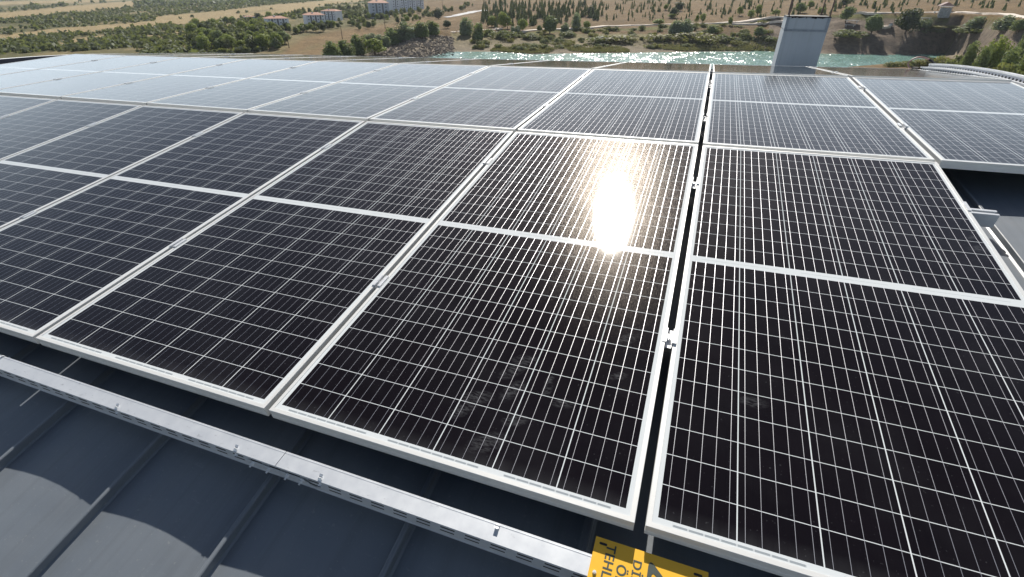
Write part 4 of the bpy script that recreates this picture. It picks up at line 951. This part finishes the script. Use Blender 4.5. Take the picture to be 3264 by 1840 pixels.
p, d = at(2998, 72); o = empty('stone_lookout', Matrix.Translation(p)); tag(o, 'round grey stone lookout base at the path edge below the shelter', 'lookout')
b = MB(); rr = 12.5/1850*d; b.tube([(0, 0, -.6), (0, 0, 20/1850*d)], [rr*1.05, rr], 20); b.build('drum', simple('grey_masonry', (.26, .27, .27), .9, 0, .3, 1.2, .3), o); b = MB(); b.tube([(0, 0, 22/1850*d), (0, 0, 22/1850*d+.25)], rr*1.1, 20); b.build('rim', M_CONC, o)
p, d = at(3008, 36); o = empty('garden_shelter', Matrix.Translation(p)); tag(o, 'small open shelter with brown gable roof behind the stone lookout', 'shelter')
s_ = d/1850; b = MB(); hw = 15*s_; b.v = [(-hw, -2.5, 12*s_), (hw, -2.5, 12*s_), (hw, 2.5, 12*s_), (-hw, 2.5, 12*s_), (0, -2.5, 20*s_), (0, 2.5, 20*s_), (-hw, -2.5, 11*s_), (hw, -2.5, 11*s_), (hw, 2.5, 11*s_), (-hw, 2.5, 11*s_)]
b.f = [(0, 4, 5, 3), (4, 1, 2, 5), (0, 1, 4), (3, 5, 2), (6, 7, 1, 0), (8, 9, 3, 2), (7, 8, 2, 1), (9, 6, 0, 3), (6, 9, 8, 7)]; b.mi = [0]*9; b.build('roof', simple('weathered_brown_roof', (.20, .13, .12), .8, 0, .15, 1), o)
for x in (-hw*.8, hw*.8):
    for y in (-2, 2): b = MB(); b.box(x-.12, x+.12, y-.12, y+.12, -.3, 11*s_); b.build('post', M_BARK, o)
def car(cx, yb, label, col, ang=0.):
    p, d = at(cx, yb); o = empty('parked_car', Matrix.Translation(p+Vector((0, 0, .15))) @ Matrix.Rotation(ang, 4, 'Z')); tag(o, label, 'car', None)
    paint = simple('car_paint_'+label[:4].strip(), col, .3, .2, .03, 2); b = MB(); b.box(-2.1, 2.1, -.85, .85, .25, .85); b.build('body', paint, o, bevel=.12)
    b = MB(); v = [(-1.5, -.75, .85), (1.1, -.75, .85), (1.1, .75, .85), (-1.5, .75, .85), (-1.0, -.6, 1.42), (.5, -.6, 1.42), (.5, .6, 1.42), (-1.0, .6, 1.42)]; b.v = v; b.f = [(0, 1, 5, 4), (1, 2, 6, 5), (2, 3, 7, 6), (3, 0, 4, 7)]; b.mi = [0]*4; b.build('windows', M_WIN, o)
    b = MB(); b.box(-1.0, .5, -.6, .6, 1.42, 1.46); b.build('roof', paint, o)
    for x in (-1.3, 1.3):
        for y in (-.86, .86): b = MB(); b.tube([(x, y-.1, .32), (x, y+.1, .32)], .32, 14); b.build('wheel', M_BLACK, o)
car(2836, 92, 'white car parked at the left foot of the very large dark tree', (.7, .7, .72), 1.2); car(1313, 26, 'white car parked by the terrace blocks', (.7, .7, .7), .5); car(1190, 60, 'white car beside the big grey apartment block', (.7, .7, .7), .3)
# ---------------------------------------------------------------- haze
b = MB(); b.box(CX0-7000, CX0+7000, CY0-7000, CY0+7000, -60, 320); mh = bpy.data.materials.new('haze_air'); mh.use_nodes = True; t_ = mh.node_tree; t_.nodes.remove(t_.nodes['Principled BSDF'])
pv = t_.nodes.new('ShaderNodeVolumePrincipled'); pv.inputs['Color'].default_value = (.80, .88, 1., 1); pv.inputs['Density'].default_value = .00008; pv.inputs['Anisotropy'].default_value = .2; t_.links.new(pv.outputs[0], t_.nodes['Material Output'].inputs['Volume'])
o = b.build('haze', mh); tag(o, kind='stuff')
